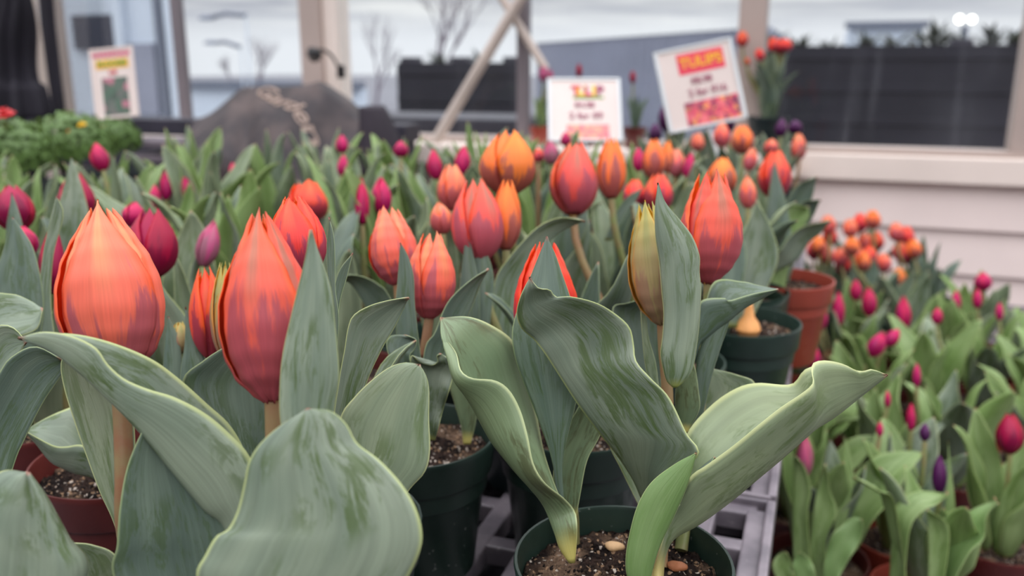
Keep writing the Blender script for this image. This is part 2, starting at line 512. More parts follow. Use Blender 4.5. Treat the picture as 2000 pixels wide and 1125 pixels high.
# ------------------------------------------------------------------ flowers
PROF = [(0, .14), (.06, .42), (.16, .74), (.28, .93), (.40, 1.0), (.54, .965), (.68, .83), (.80, .64), (.90, .46), (1, .28)]
HW = [(0, .85), (.15, 1.0), (.35, 1.06), (.5, 1.03), (.65, .92), (.78, .76), (.88, .58), (.95, .36), (.985, .17), (1, .03)]
def petal_grid(a0, rf=1.0, tip=0.22, hwf=1.0, hf=1.0, curl=0.0, n=26, m=13, seed=0, ruffle=0.02, spiral=0.05, R=1.0, H=1.0):
    grid = []
    for i in range(n):
        t = i / (n - 1)
        pr = lerp_tab(PROF, t)
        pr = pr + (tip - .28) * max(0, (t - .5) / .5) ** 2
        hw = lerp_tab(HW, t) * hwf
        row = []
        for j in range(m):
            s = 2 * j / (m - 1) - 1
            r = pr * rf * (1 + spiral * s - 0.035 * s * s * (1 if t > .2 else t * 5))
            r += 0.018 * math.exp(-(s / .22) ** 2) * math.sin(PI * min(1, t * 1.1)) * rf
            r += curl * s * s * max(0, t - .35)
            r += ruffle * mnoise.noise(Vector((s * 1.6 + seed * 3.1, t * 4, seed)))
            a = a0 + s * hw + 0.05 * mnoise.noise(Vector((t * 3, seed, s)))
            z = t * hf - 0.035 * s * s * t * hf + 0.02 * mnoise.noise(Vector((s * 3, seed * 2.0, t)))
            row.append(Vector((r * R * math.cos(a), r * R * math.sin(a), z * H)))
        grid.append(row)
    return grid

def recept_mesh():
    mb = MB().lathe([(0.0, -0.045), (0.12, -0.045), (0.16, -0.01), (0.24, 0.03), (0.30, 0.075), (0.0, 0.09)], 18)
    return mesh_of('flower', mb.v, mb.f, True)
RECEPT_ME = recept_mesh()

def flower_frame(base, top, a0):
    ax = (top - base); H = ax.length; ax.normalize()
    tc = CAM - base
    x = (tc - ax * tc.dot(ax)).normalized()
    y = ax.cross(x)
    c, s = math.cos(a0), math.sin(a0)
    x2 = x * c + y * s
    y2 = ax.cross(x2)
    return H, Matrix((x2, y2, ax)).transposed().to_4x4()

def petals_for(op, seed, n, m, slim=False):
    """list of six petal grids, unit size; op = openness of the mouth"""
    out = []
    rs = random.Random(seed)
    for k in range(3):
        out.append(petal_grid(k * 2 * PI / 3 + rs.uniform(-.08, .08), 1.0, op + rs.uniform(0, .06), 1.0 if not slim else 1.1, 1.0 - rs.uniform(0, .05), 0.02 + op * .12, n, m, seed + k))
    for k in range(3):
        out.append(petal_grid((k + .5) * 2 * PI / 3 + rs.uniform(-.08, .08), .87, op * 0.9 + rs.uniform(0, .06), .95, .96 + rs.uniform(-.03, .05), op * .1, n, m, seed + 7 + k))
    return out
PROTO = {}
def proto_petals(key, op, slim=False):
    for v in range(3):
        PROTO[(key, v)] = [sheet('petal', g, 0.035, two_mats=True) for g in petals_for(op, 11 + v * 17 + len(PROTO), 18, 9, slim)]
proto_petals('bud', 0.06, True)
proto_petals('half', 0.30)
proto_petals('open', 0.55)

def join_grids(name, grids, th):
    vs, fs, uv, fm = [], [], [], []
    for g in grids:
        me = sheet('tmp', g, th, two_mats=True)
        b = len(vs)
        vs += [v.co.copy() for v in me.vertices]
        fs += [tuple(b + i for i in p.vertices) for p in me.polygons]
        fm += [p.material_index for p in me.polygons]
        uvd = {}
        for lp in me.loops: uvd[lp.vertex_index] = tuple(me.uv_layers[0].data[lp.index].uv)
        uv += [uvd[i] for i in range(len(me.vertices))]
        bpy.data.meshes.remove(me)
    return mesh_of(name, vs, fs, True, uv, fm)
FAR = {(k, v): join_grids('flower', petals_for(op, 31 + v * 5, 12, 7, k == 'bud'), 0.05) for k, op in (('bud', .06), ('half', .28), ('open', .5)) for v in range(3)}

KIND = {  # outer, inside, shape
    'O': (PO, PO_I, 'half'), 'T': (PT, PO_I, 'half'), 'F': (PF, PO_I, 'half'), 'R': (PR, PO_I, 'half'), 'S': (PGR, PO_I, 'half'),
    'Y': (PY, PY_I, 'half'), 'M': (PM, PM_I, 'bud'), 'C': (PC, PM_I, 'half'), 'K': (PK, PM, 'bud'), 'P': (PP, PP, 'bud'), 'OB': (PO, PO_I, 'bud'), 'OO': (PR, PO_I, 'open'),
}

def add_flower(root, kind, base, top, rad, a0=0.0, hero=None, seed=0, far=False):
    outer, inner, shape = KIND[kind]
    H, rot = flower_frame(base, top, a0)
    loc = Matrix.Translation(base - root.location)
    scl = Matrix.Diagonal((rad, rad, H, 1))
    if far:
        return link_shared('flower', FAR[(shape, seed % 3)], root, loc @ rot @ scl, [outer, inner])
    if hero:
        fl = link_shared('flower', RECEPT_ME, root, loc @ rot @ scl, [RECEPT])
        for g in hero:
            me = sheet('petal', g, 0.03, two_mats=True)
            link_shared('petal', me, fl, Matrix.Identity(4), [outer, inner])
        return fl
    fl = link_shared('flower', RECEPT_ME, root, loc @ rot @ scl, [RECEPT])
    for me in PROTO[(shape, seed % 3)]:
        link_shared('petal', me, fl, Matrix.Identity(4), [outer, inner])
    return fl

def add_stem(root, a, b, up, rad=0.0031, mat=None, n=10, mids=None):
    """stem from soil point a to flower base b; up = flower axis"""
    if mids:
        pts = resample([a] + mids + [b], 18)
    else:
        h = (b - a).length
        c1 = a + Vector((0, 0, h * .4)); c2 = b - up * h * .35
        pts = []
        for i in range(n):
            t = i / (n - 1)
            pts.append(a * (1 - t) ** 3 + c1 * 3 * t * (1 - t) ** 2 + c2 * 3 * t * t * (1 - t) + b * t ** 3)
    mb = MB().tube([p - root.location for p in pts], [rad * (1.15 - .2 * i / len(pts)) for i in range(len(pts))], 10)
    return mb.build('stem', mat or STEM_G, root)

# ------------------------------------------------------------------ generic leaves (base at origin, growing up and out along +X)
def proto_leaf(a0, bend, twist, W, fold, wave, seed, n=22, m=9, tipc=0.0):
    pts, tans = [], []
    x = z = 0.0
    for i in range(n):
        t = i / (n - 1)
        a = a0 * (1 - .7 * t) + bend * t ** 2.2 + tipc * max(0, t - .75) * 4
        pts.append(Vector((x, 0, z))); tans.append(Vector((math.sin(a), 0, math.cos(a))))
        x += math.sin(a) / (n - 1); z += math.cos(a) / (n - 1)
    grid = []
    for i in range(n):
        t = i / (n - 1)
        w = W * 0.5 * (0.34 * (1 - t) ** 2 + 1.0 * (math.sin(PI * t ** .8) ** .75 if 0 < t < 1 else 0))
        w = max(w, 0.0015)
        nrm = Vector((tans[i].z, 0, -tans[i].x))  # outward
        tw = twist * t
        row = []
        for j in range(m):
            s = 2 * j / (m - 1) - 1
            ca = fold * (1 - .35 * t) * 1.25
            yy = w * math.sin(s * ca) / ca
            off = -w * (1 - math.cos(s * ca)) / ca * 1.3
            off += wave * abs(s) ** 1.5 * math.sin(t * 14 + seed + (1.7 if s > 0 else 0)) * min(1, 3 * t) * min(1, 4 * (1 - t))
            lat = Vector((0, 1, 0)) * math.cos(tw) + nrm * math.sin(tw)
            nr = nrm * math.cos(tw) - Vector((0, 1, 0)) * math.sin(tw)
            row.append(pts[i] + lat * yy + nr * off)
        grid.append(row)
    return sheet('leaf', grid, 0.007)
LP = [proto_leaf(.18, .20, .25, .27, 1.0, .010, 1), proto_leaf(.26, .45, -.3, .31, .9, .018, 2), proto_leaf(.30, .85, .3, .30, .8, .022, 3),
      proto_leaf(.12, .08, .1, .20, 1.2, .008, 4), proto_leaf(.34, 1.25, -.4, .32, .75, .026, 5), proto_leaf(.22, .40, .9, .29, .9, .024, 6),
      proto_leaf(.20, .25, -.5, .34, .9, .020, 8, tipc=-.5), proto_leaf(.16, .15, .5, .24, 1.1, .014, 9, tipc=.6)]

def add_leaf(root, lp, length, az, base, mat, tilt=0.0, wscale=1.0):
    m = Matrix.Translation(Vector(base)) @ Matrix.Rotation(az, 4, 'Z') @ Matrix.Rotation(tilt, 4, 'Y') @ Matrix.Diagonal((length, length * wscale, length, 1))
    return link_shared('leaf', LP[lp], root, m, [mat])

def traced(root, L, R, M=None, cup=0.1, mat=None, wave=0.0, seed=0, n=44, m=15, label=None, th=0.0011, name='leaf'):
    """a leaf whose two edges run through the given points; d may be given once for all"""
    me = leaf_mesh('leaf', L, R, M, cup, n, m, th, wave, seed)
    for v in me.vertices: v.co -= root.location
    me.update()
    o = link(name, me, root, None, [mat or LEAF])
    if label: o['label'] = label
    return o

def D(d, *uv, d1=None):
    """points at depth d (running to d1 at the last)"""
    n = len(uv)
    return [(p[0], p[1], p[2] if len(p) > 2 else (d if d1 is None else d + (d1 - d) * i / max(1, n - 1))) for i, p in enumerate(uv)]

TAKEN = []      # (x, y, z level) of every pot
# ------------------------------------------------------------------ the four pots in front, leaf by leaf
def hero_flower(root, kind, u0, v0, d0, u1, v1, d1, wpx, a0, op, seed, n=40, m=19, **kw):
    base, top = P(u0, v0, d0), P(u1, v1, d1)
    rad = wpx / 2 * (d0 + d1) / 2 / F / 1.03
    rs = random.Random(seed)
    gs = []
    out_hw = kw.get('out_hw', 1.0)
    for k in range(3):
        gs.append(petal_grid(k * 2 * PI / 3 + kw.get('sh', (0, 0, 0))[k], 1.0, op * kw.get('tips', (1, 1, 1))[k], out_hw, 1.0 - (0, .05, .04)[k], .02 + op * .1, n, m, seed + k, .022))
    for k in range(3):
        gs.append(petal_grid((k + .5) * 2 * PI / 3, .88, op * 0.95, .95, kw.get('ih', .97), op * .08, n, m, seed + 7 + k, .022))
    return add_flower(root, kind, base, top, rad, a0, gs), base, (top - base).normalized()

# --- pot A: front right, dark green pot with open soil
cA = P(1217, 1090, 0.427)
pA = new_pot(cA.x, cA.y, 0, 'front tulip pot, dark green, with wavy leaves, greenish bud and open soil in view', POT_G, True)
TAKEN.append((cA.x, cA.y, 0))
def soilpt(root, u, v):
    d = depth_for_z(u, v, SOIL_Z)
    return P(u, v, d)
# wavy channelled leaf on the left, rising from the pale neck
traced(pA, D(.415, (1121, 1098, .408), (1119, 1050, .415), (1112, 1012), (1085, 950, .43), (1062, 880, .445), (1046, 800, .455), (1025, 725, .455), (1003, 668, .45), (961, 636, .445), (915, 619, .435), (861, 621, .425)),
       D(.405, (1123, 1099, .404), (1127, 1050, .402), (1127, 1020, .400), (1122, 997), (1101, 973, .398), (1064, 943, .39), (1042, 905, .39), (1031, 852, .392), (1016, 800, .395), (994, 761, .395), (966, 743, .393), (924, 739, .392), (901, 724, .395), (891, 689, .405), (868, 656, .415), (861, 621, .425)),
       D(.41, (1113, 1099, .404), (1094, 1070, .404), (1084, 1040, .405), (1064, 990), (1036, 952), (999, 908), (961, 861), (929, 801), (901, 740), (875, 675), (861, 621, .425)), mat=LEAF_BASE, n=60, m=19)
# tall leaf clasping the hidden bloom
traced(pA, D(.44, (1092, 1010), (1078, 900), (1048, 812), (1020, 740), (1004, 690), (1001, 640), (1018, 585), (1038, 535), (1054, 495), (1068, 462)),
       D(.44, (1104, 1010), (1100, 900), (1122, 800), (1136, 740), (1140, 680), (1130, 630), (1113, 578), (1097, 532), (1084, 495), (1068, 462)), cup=-.16, mat=LEAF_D, n=50)
_f, b_, ax_ = hero_flower(pA, 'R', 1070, 700, .475, 1066, 468, .475, 132, .25, .3, 3, tips=(.6, 1, 1.1), out_hw=.92)
add_stem(pA, soilpt(pA, 1120, 1060), b_, ax_, .003, STEM_G)
traced(pA, D(.455, (1105, 1030), (1084, 965), (1080, 930), (1087, 889), (1106, 838), (1129, 796), (1165, 730)), D(.45, (1122, 1030), (1134, 962), (1147, 899), (1172, 850), (1190, 790), (1165, 730)), cup=.10, mat=LEAF_BASE)
# broad twisted leaf in the middle
traced(pA, D(.45, (1258, 990), (1236, 938, .445), (1204, 889, .44), (1171, 847, .435), (1129, 791, .43), (1090, 731, .425), (1062, 688, .42), (1041, 662, .418), (1018, 641, .41), (1009, 612, .405), (1018, 575, .40), (1035, 541, .40)),
       D(.445, (1268, 990), (1300, 940, .42), (1364, 889, .40), (1340, 845, .405), (1307, 777, .41), (1272, 740, .413), (1243, 706, .417), (1238, 672, .42), (1229, 638, .42), (1196, 609, .418), (1160, 590, .414), (1112, 579, .41), (1086, 580, .41), (1074, 566, .405), (1052, 563, .40), (1035, 541, .40)),
       cup=.07, mat=LEAF, n=64, m=21, seed=1)
# leaf closing behind it, pale lower flank
traced(pA, D(.47, (1256, 1005), (1213, 917), (1190, 868), (1182, 800)), D(.475, (1268, 1000), (1268, 930), (1262, 860), (1182, 800)), cup=.1, mat=LEAF_P)
# leaf standing in front of the greenish bud
traced(pA, D(.437, (1314, 756), (1302, 744), (1294, 715), (1290, 690), (1294, 655), (1296, 612), (1292, 569), (1287, 512), (1280, 462), (1279, 410), (1285, 357)),
       D(.437, (1322, 756), (1336, 745), (1352, 722), (1360, 680), (1366, 630), (1369, 569), (1366, 530), (1366, 500), (1352, 462), (1328, 430), (1300, 396), (1285, 357)), cup=-.22, mat=LEAF, n=54, m=19)
_f, b_, ax_ = hero_flower(pA, 'Y', 1294, 634, .462, 1262, 392, .462, 108, -.22, .35, 9, tips=(.5, .8, 1.0), out_hw=.9)
add_stem(pA, soilpt(pA, 1290, 1108), b_, ax_, .0031, STEM_R, mids=[P(1296, 950, .455), P(1304, 840, .457), P(1302, 740, .46), P(1297, 690, .462)])
# right-hand bloom on its own stem
_f, b_, ax_ = hero_flower(pA, 'F', 1384, 553, .50, 1394, 333, .50, 124, .42, .42, 14, tips=(.55, .9, 1.1), sh=(0, .1, -.1))
add_stem(pA, soilpt(pA, 1330, 1075), b_, ax_, .003, STEM_G, mids=[P(1362, 850, .485), P(1374, 700, .50), P(1382, 600, .50)])
traced(pA, D(.485, (1352, 702), (1372, 622), (1394, 551), (1449, 550), (1480, 557), (1520, 565)), D(.468, (1352, 720), (1358, 630), (1369, 588), (1413, 582), (1424, 587), (1470, 574), (1520, 565)),
       D(.475, (1350, 725), (1365, 675), (1382, 658), (1420, 629), (1452, 601), (1491, 580), (1520, 565)), mat=LEAF_D)
traced(pA, D(.475, (1345, 860), (1354, 765), (1364, 690), (1385, 640), (1424, 605)), D(.475, (1362, 860), (1388, 745), (1404, 690), (1424, 630), (1424, 605)), cup=-.1, mat=LEAF_D)
traced(pA, D(.468, (1322, 845), (1319, 770), (1328, 722), (1350, 695)), D(.462, (1342, 845), (1366, 800), (1364, 760), (1359, 725), (1350, 695)), cup=-.1, mat=LEAF_BASE)
traced(pA, D(.475, (1270, 760), (1259, 705), (1253, 640), (1251, 604)), D(.475, (1288, 760), (1280, 705), (1267, 660), (1261, 615), (1251, 604)), cup=.1, mat=LEAF_P, m=9)
traced(pA, D(.52, (1250, 780), (1222, 690), (1196, 606), (1225, 592), (1268, 582)), D(.53, (1290, 780), (1292, 690), (1290, 620), (1282, 590), (1268, 582)), cup=.15, mat=LEAF_D)
# long leaf reaching to the right, folded along its rib
traced(pA, D(.445, (1294, 1132, .42), (1300, 1010), (1325, 915), (1343, 845), (1390, 791, .45), (1437, 759, .45), (1479, 748, .448), (1544, 751, .44), (1567, 727, .435), (1588, 716, .432), (1660, 722, .42), (1733, 732, .41)),
       D(.405, (1268, 1136, .408), (1290, 1070), (1310, 1000), (1346, 934, .395), (1381, 908, .392), (1432, 871, .39), (1483, 829, .388), (1525, 796, .388), (1567, 768, .388), (1588, 748, .39), (1585, 724, .397), (1590, 708, .402), (1614, 704, .404), (1647, 711, .406), (1679, 726, .407), (1702, 721, .408), (1733, 732, .41)),
       D(.415, (1288, 1136, .404), (1300, 1080), (1318, 1050), (1362, 1025), (1413, 987), (1469, 936), (1525, 889), (1577, 847), (1628, 815), (1680, 774), (1733, 732, .41)), mat=LEAF_PB, n=60, m=21)
traced(pA, D(.50, (1322, 930), (1352, 820), (1392, 720)), D(.505, (1350, 930), (1420, 810), (1474, 752), (1440, 732), (1392, 720)), cup=.1, mat=LEAF_P)
traced(pA, D(.408, (1308, 990), (1340, 945), (1360, 920), (1395, 892)), D(.402, (1316, 1000), (1350, 960), (1380, 918), (1395, 892)), cup=.15, mat=LEAF_D, m=9)
# small fresh leaf at the front
traced(pA, D(.395, (1248, 1170), (1226, 1130), (1222, 1090), (1230, 1040), (1246, 985), (1273, 941), (1320, 905), (1360, 884)),
       D(.395, (1266, 1175), (1272, 1125), (1290, 1065), (1316, 1010), (1340, 955), (1353, 912), (1360, 884)), cup=-.13, mat=LEAF_B, label='fresh light green leaf bending over the soil')
for (u, v, s, mt, lb) in ((1200, 1073, .0042, PEBBLE, 'tan pebble lying on the open soil of the front right pot'), (1322, 1112, .0042, PEBBLE2, 'rusty brown pebble at the right rim side of the front right pot')):
    p = soilpt(pA, u, v)
    mb = MB().lathe([(0.0, -.55), (.55, -.45), (.95, -.1), (.9, .25), (.55, .55), (0.0, .68)], 16, wob=lambda a, z: 1 + .16 * math.sin(2 * a + 1 + z) + .1 * math.sin(3 * a - z))
    mb.v = [Vector((q[0] * s * 1.15, q[1] * s * .9, q[2] * s)) for q in mb.v]
    o = mb.build('pebble', mt, None, p + Vector((0, 0, s * .35)), auto=False)
    tag(o, lb, 'pebble')

# --- pot B: dark green pot left of it
cB = P(808, 845, 0.573)
pB = new_pot(cB.x, cB.y, 0, 'dark green tulip pot with dry soil and two coral blooms, left of the front pot', POT_G, True)
TAKEN.append((cB.x, cB.y, 0))
_f, b_, ax_ = hero_flower(pB, 'O', 838, 622, .52, 846, 452, .52, 98, .62, .36, 21, tips=(.7, .9, 1.1))
add_stem(pB, soilpt(pB, 835, 850), b_, ax_, .003, STEM_R, mids=[P(828, 720, .525)])
_f, b_, ax_ = hero_flower(pB, 'S', 776, 556, .555, 757, 404, .56, 96, -.5, .4, 25, tips=(.8, 1.0, 1.0))
add_stem(pB, soilpt(pB, 800, 850), b_, ax_, .003, STEM_R)
traced(pB, D(.50, (805, 860), (778, 700), (773, 600), (776, 555), (782, 474)), D(.50, (830, 860), (824, 720), (815, 640), (810, 590), (808, 540), (797, 500), (782, 474)), cup=-.12, mat=LEAF_D)
traced(pB, D(.50, (815, 850), (828, 690), (849, 650), (869, 600), (890, 572), (926, 542), (955, 526)), D(.505, (840, 850), (880, 700), (912, 622), (926, 590), (941, 551), (955, 526)), cup=.12, mat=LEAF_D)
# two crinkled short leaves
traced(pB, D(.49, (800, 850), (776, 740), (755, 680), (762, 657), (790, 654)), D(.475, (830, 850), (815, 760), (800, 700), (809, 683), (813, 664), (790, 654)), cup=.22, mat=LEAF_D, m=13, wave=.0015)
traced(pB, D(.475, (815, 860), (808, 780), (802, 698), (820, 708), (842, 714), (855, 706), (853, 695), (862, 692)), D(.48, (850, 860), (866, 800), (888, 726), (884, 708), (870, 696), (862, 692)), cup=.15, mat=LEAF, n=60, wave=.002)
traced(pB, D(.56, (905, 868), (900, 830), (880, 760), (868, 700), (880, 660)), D(.56, (919, 868), (928, 830), (935, 780), (920, 710), (880, 660)), cup=.1, mat=LEAF_BASE)

# --- pot C: the front left plant, its pot below the frame
cC = P(440, 1321, 0.345)
pC = new_pot(cC.x, cC.y, 0, 'front left tulip pot with two big salmon blooms and broad arching leaves', POT_G, True)
TAKEN.append((cC.x, cC.y, 0))
_f, b_, ax_ = hero_flower(pC, 'S', 236, 738, .365, 192, 392, .365, 202, -.12, .20, 33, tips=(.35, 1.25, .95), sh=(0, -.1, 0), ih=.95)
add_stem(pC, soilpt(pC, 320, 1300), b_, ax_, .0037, STEM_R, mids=[P(250, 1060, .36), P(243, 930, .36), P(240, 840, .362), P(235, 760, .364)])
_f, b_, ax_ = hero_flower(pC, 'F', 534, 783, .335, 508, 408, .34, 186, -.30, .20, 39, tips=(.3, 1.0, 1.0))
add_stem(pC, soilpt(pC, 500, 1300), b_, ax_, .0036, STEM_R)
# arching leaf, folded, tip far left
traced(pC, D(.365, (500, 1150), (498, 960), (478, 882), (448, 829), (406, 790), (350, 740), (299, 703), (233, 674), (163, 655), (100, 651), (36, 660, .325), d1=.325),
       D(.335, (470, 1160), (500, 960), (488, 893), (443, 842), (397, 805), (341, 776), (289, 760), (243, 740), (210, 711), (187, 679), (140, 656), (84, 648), (36, 660, .325), d1=.325),
       D(.345, (470, 1160), (441, 1034), (397, 992), (327, 908), (275, 843), (215, 777), (160, 730), (100, 685), (36, 660, .325), d1=.325), mat=LEAF, n=64, m=21)
# broad front leaf
traced(pC, D(.292, (540, 1320), (420, 1230), (384, 1130), (401, 1084), (422, 1048), (445, 1034), (464, 997), (477, 945), (486, 903), (509, 866), (551, 829), (602, 798)),
       D(.292, (600, 1320), (720, 1255), (795, 1130), (822, 1070), (823, 1028), (808, 983), (780, 940), (740, 898), (698, 866), (677, 829), (646, 803), (602, 798)), cup=-.09, mat=LEAF, n=60, m=23, seed=2)
# leaf in front of the right bloom
traced(pC, D(.312, (570, 960), (548, 824), (547, 745), (553, 688), (566, 628), (583, 558), (596, 504), (605, 449)), D(.315, (640, 960), (653, 805), (662, 738), (658, 671), (653, 621), (647, 568), (632, 519), (616, 476), (605, 449)), cup=-.14, mat=LEAF, n=50)
# pale broad leaf to the right
traced(pC, D(.37, (600, 1240), (636, 1050), (652, 900), (665, 815), (691, 777), (723, 745), (761, 717), (793, 708), (819, 712)), D(.37, (660, 1240), (745, 1040), (798, 959), (830, 922), (840, 880), (838, 820), (838, 760), (831, 731), (819, 712)), cup=-.07, mat=LEAF_P, n=50)
traced(pC, D(.42, (600, 1040), (640, 880), (657, 775), (665, 725), (673, 682), (679, 643), (690, 616), (722, 597), (762, 586), (798, 581)), D(.425, (650, 1060), (690, 860), (712, 760), (744, 686), (769, 643), (787, 606), (798, 581)), cup=.1, mat=LEAF, n=50)
# broad leaf behind the right bloom
traced(pC, D(.375, (490, 1160), (430, 940), (380, 830), (356, 745), (395, 706), (440, 677), (500, 645)), D(.375, (540, 1160), (556, 940), (560, 820), (556, 730), (535, 670), (500, 645)), cup=.14, mat=LEAF_D, n=46)
# dark leaf in front of the stem
traced(pC, D(.333, (300, 1290), (222, 1130), (228, 1067), (233, 997), (247, 917), (274, 850), (305, 800)), D(.340, (430, 1290), (470, 1140), (450, 1040), (425, 980), (375, 895), (335, 830), (305, 800)), cup=.13, mat=LEAF_D, n=46)
# pale leaf left of the stem
traced(pC, D(.375, (290, 1260), (230, 1045), (196, 964), (173, 903), (145, 824), (124, 754), (119, 708), (135, 672)), D(.378, (320, 1260), (262, 1030), (264, 900), (262, 830), (250, 770), (220, 712), (180, 680), (135, 672)), cup=.12, mat=LEAF_P, n=46)
traced(pC, D(.42, (600, 900), (648, 660), (641, 560), (638, 480), (643, 424)), D(.42, (620, 900), (660, 660), (655, 560), (653, 470), (643, 424)), cup=.1, mat=LEAF_D, m=9)
traced(pC, D(.43, (620, 900), (650, 660), (651, 580), (662, 530), (689, 494)), D(.43, (640, 900), (658, 660), (664, 590), (678, 540), (689, 494)), cup=.25, mat=LEAF_D, m=9)

# --- pot D: brick red pot at left
cD = P(240, 895, 0.536)
pD = new_pot(cD.x, cD.y, 0, 'brick red pot with pink-tipped leaf behind the stem of the big left bloom', POT_R, True)
TAKEN.append((cD.x, cD.y, 0))
traced(pD, D(.50, (232, 950), (200, 850), (152, 795), (135, 797), (93, 815), (48, 841)), D(.475, (232, 955), (190, 885), (159, 869), (130, 872), (107, 871), (75, 856), (48, 841)), D(.485, (230, 960), (180, 931), (145, 921), (103, 897), (72, 863), (48, 841)), mat=LEAF)
traced(pD, D(.51, (320, 890), (318, 760), (321, 680), (329, 618)), D(.51, (352, 890), (358, 740), (350, 665), (340, 640), (329, 618)), cup=-.1, mat=LEAF_D)
traced(pD, D(.50, (352, 890), (352, 740), (360, 680), (362, 640), (362, 600)), D(.50, (392, 890), (408, 740), (396, 690), (381, 640), (362, 600)), cup=-.1, mat=LEAF_D)
b_, t_ = P(354, 690, .515), P(350, 628, .515)
add_flower(pD, 'Y', b_, t_, .0062, .3, seed=1)
add_stem(pD, soilpt(pD, 330, 880), b_, (t_ - b_).normalized(), .0028, STEM_G)
b_, t_ = P(412, 700, .50), P(400, 520, .50)
add_flower(pD, 'R', b_, t_, .0105, .9, seed=2)
add_stem(pD, soilpt(pD, 350, 885), b_, (t_ - b_).normalized(), .0028, STEM_G)
b_, t_ = P(446, 705, .48), P(440, 512, .48)
add_flower(pD, 'Y', b_, t_, .0088, .1, seed=0)
add_stem(pD, soilpt(pD, 365, 885), b_, (t_ - b_).normalized(), .0028, STEM_G)

# --- pot E: bottom left corner
cE = P(-150, 1330, 0.345)
pE = new_pot(cE.x, cE.y, 0, 'tulip pot cut by the lower left corner, only big grey-green leaves showing', POT_R, True)
TAKEN.append((cE.x, cE.y, 0))
traced(pE, D(.315, (-130, 1270), (-120, 1120), (-70, 980), (0, 922), (55, 923)), D(.315, (60, 1290), (170, 1120), (135, 1048), (112, 1006), (84, 959), (55, 923)), D(.298, (60, 1290), (90, 1130), (82, 1050), (72, 970), (55, 923)), mat=LEAF)
traced(pE, D(.345, (60, 1300), (105, 1130), (140, 1060)), D(.345, (200, 1300), (250, 1150), (226, 1085), (180, 1064), (140, 1060)), cup=.06, mat=LEAF_P)
traced(pE, D(.39, (-110, 1180), (-60, 850), (0, 726), (28, 693), (70, 677), (120, 702)), D(.395, (-60, 1200), (22, 925), (47, 861), (84, 787), (112, 745), (127, 720), (120, 702)), cup=.1, mat=LEAF_D, n=46)
traced(pE, D(.42, (-120, 1100), (-60, 740), (-20, 655), (0, 635), (28, 641), (52, 669)), D(.42, (-80, 1100), (-20, 800), (8, 730), (30, 700), (52, 669)), cup=.12, mat=LEAF)

# --- pot F: dark pot glimpsed between A and B
TAKEN.append((-.205, .63, 0))
pF = new_pot(-.205, .63, 0, 'shaded dark pot in the gap behind the two dark green front pots', POT_K)
traced(pF, D(.60, (985, 860), (955, 700), (960, 604), (968, 544), (988, 511), (1022, 470), (1055, 440), (1095, 425), (1142, 431)), D(.61, (1010, 860), (1012, 700), (1020, 590), (1045, 515), (1080, 466), (1108, 447), (1142, 431)), cup=.1, mat=LEAF, n=46)
traced(pF, D(.59, (890, 800), (896, 640), (898, 560), (905, 500), (910, 435)), D(.59, (935, 800), (937, 640), (936, 560), (925, 500), (918, 470), (910, 435)), cup=-.1, mat=LEAF_D)
traced(pF, D(.595, (910, 800), (908, 640), (920, 540), (929, 490), (940, 448)), D(.595, (950, 800), (957, 640), (965, 560), (960, 520), (949, 488), (940, 448)), cup=-.1, mat=LEAF_D)
traced(pF, D(.60, (850, 760), (740, 640), (690, 560), (660, 545)), D(.59, (850, 780), (766, 590), (740, 556), (708, 540), (680, 537), (660, 545)), cup=.1, mat=LEAF_D)
# ------------------------------------------------------------------ field of potted tulips
BLOOMS = []     # projected boxes (u0, u1, v0, v1, d) that leaves in front should keep clear of
def hidden_cost(root, lp, length, az, base):
    """how much a leaf would cover blooms listed in BLOOMS that stand behind it"""
    cost = 0.0
    bend = (.2, .45, .85, .08, 1.25, .4, .25, .15)[lp]
    for t in (.3, .45, .6, .75, .9, 1.0):
        a = .2 + bend * t * .5
        x = math.sin(a) * t * length; z = math.cos(a) * t * length
        p = Vector((root.location.x + base[0] + math.cos(az) * x, root.location.y + base[1] + math.sin(az) * x, root.location.z + base[2] + z))
        u, v, d = proj(p)
        hw = .12 * length * F / d * (1 if t < .8 else .5)
        for (u0, u1, v0, v1, dd) in BLOOMS:
            if d < dd - .01 and u0 - hw < u < u1 + hw and v0 - 6 < v < v1 + 4: cost += 1
    return cost

def fill_leaves(root, n, mats, lmin, lmax, rs, zlim=None, lps=(0, 1, 2, 3, 5, 6, 7), r0=.012, sc=1.0, strict=True, wide=1.0):
    az0 = rs.uniform(0, 6.28)
    for k in range(n):
        best = None
        for tr in range(7):
            az = az0 + k * 2 * PI / n + rs.uniform(-.5, .5) + (tr > 2) * rs.uniform(-1.5, 1.5)
            L = rs.uniform(lmin, lmax) * (1 if tr < 4 else .8)
            lp = rs.choice(lps)
            base = (math.cos(az) * r0 * rs.uniform(.5, 1.8), math.sin(az) * r0 * rs.uniform(.5, 1.8), SOIL_Z - .004)
            c = hidden_cost(root, lp, L, az, base)
            if best is None or c < best[0]: best = (c, lp, L, az, base)
            if c == 0: break
        c, lp, L, az, base = best
        if strict and c >= 2: L *= .62
        add_leaf(root, lp, L, az, base, rs.choice(mats), rs.uniform(-.08, .12), rs.uniform(.85, 1.2) * wide)

def free(x, y, z, r=.106):
    return all(abs(z - q[2]) > .05 or (x - q[0]) ** 2 + (y - q[1]) ** 2 > r * r for q in TAKEN)
def settle(x, y, z, r=.106, reach=.12):
    """nearest free spot for a pot"""
    if free(x, y, z, r): return x, y
    best = None
    for i in range(1, 13):
        for k in range(24):
            a = 2 * PI * k / 24; q = reach * i / 12
            X, Y = x + q * math.cos(a), y + q * math.sin(a)
            if X < (-.068 if z > -.1 else 9) and free(X, Y, z, r) or z < -.1 and X > .075 and free(X, Y, z, r):
                return X, Y
    return None

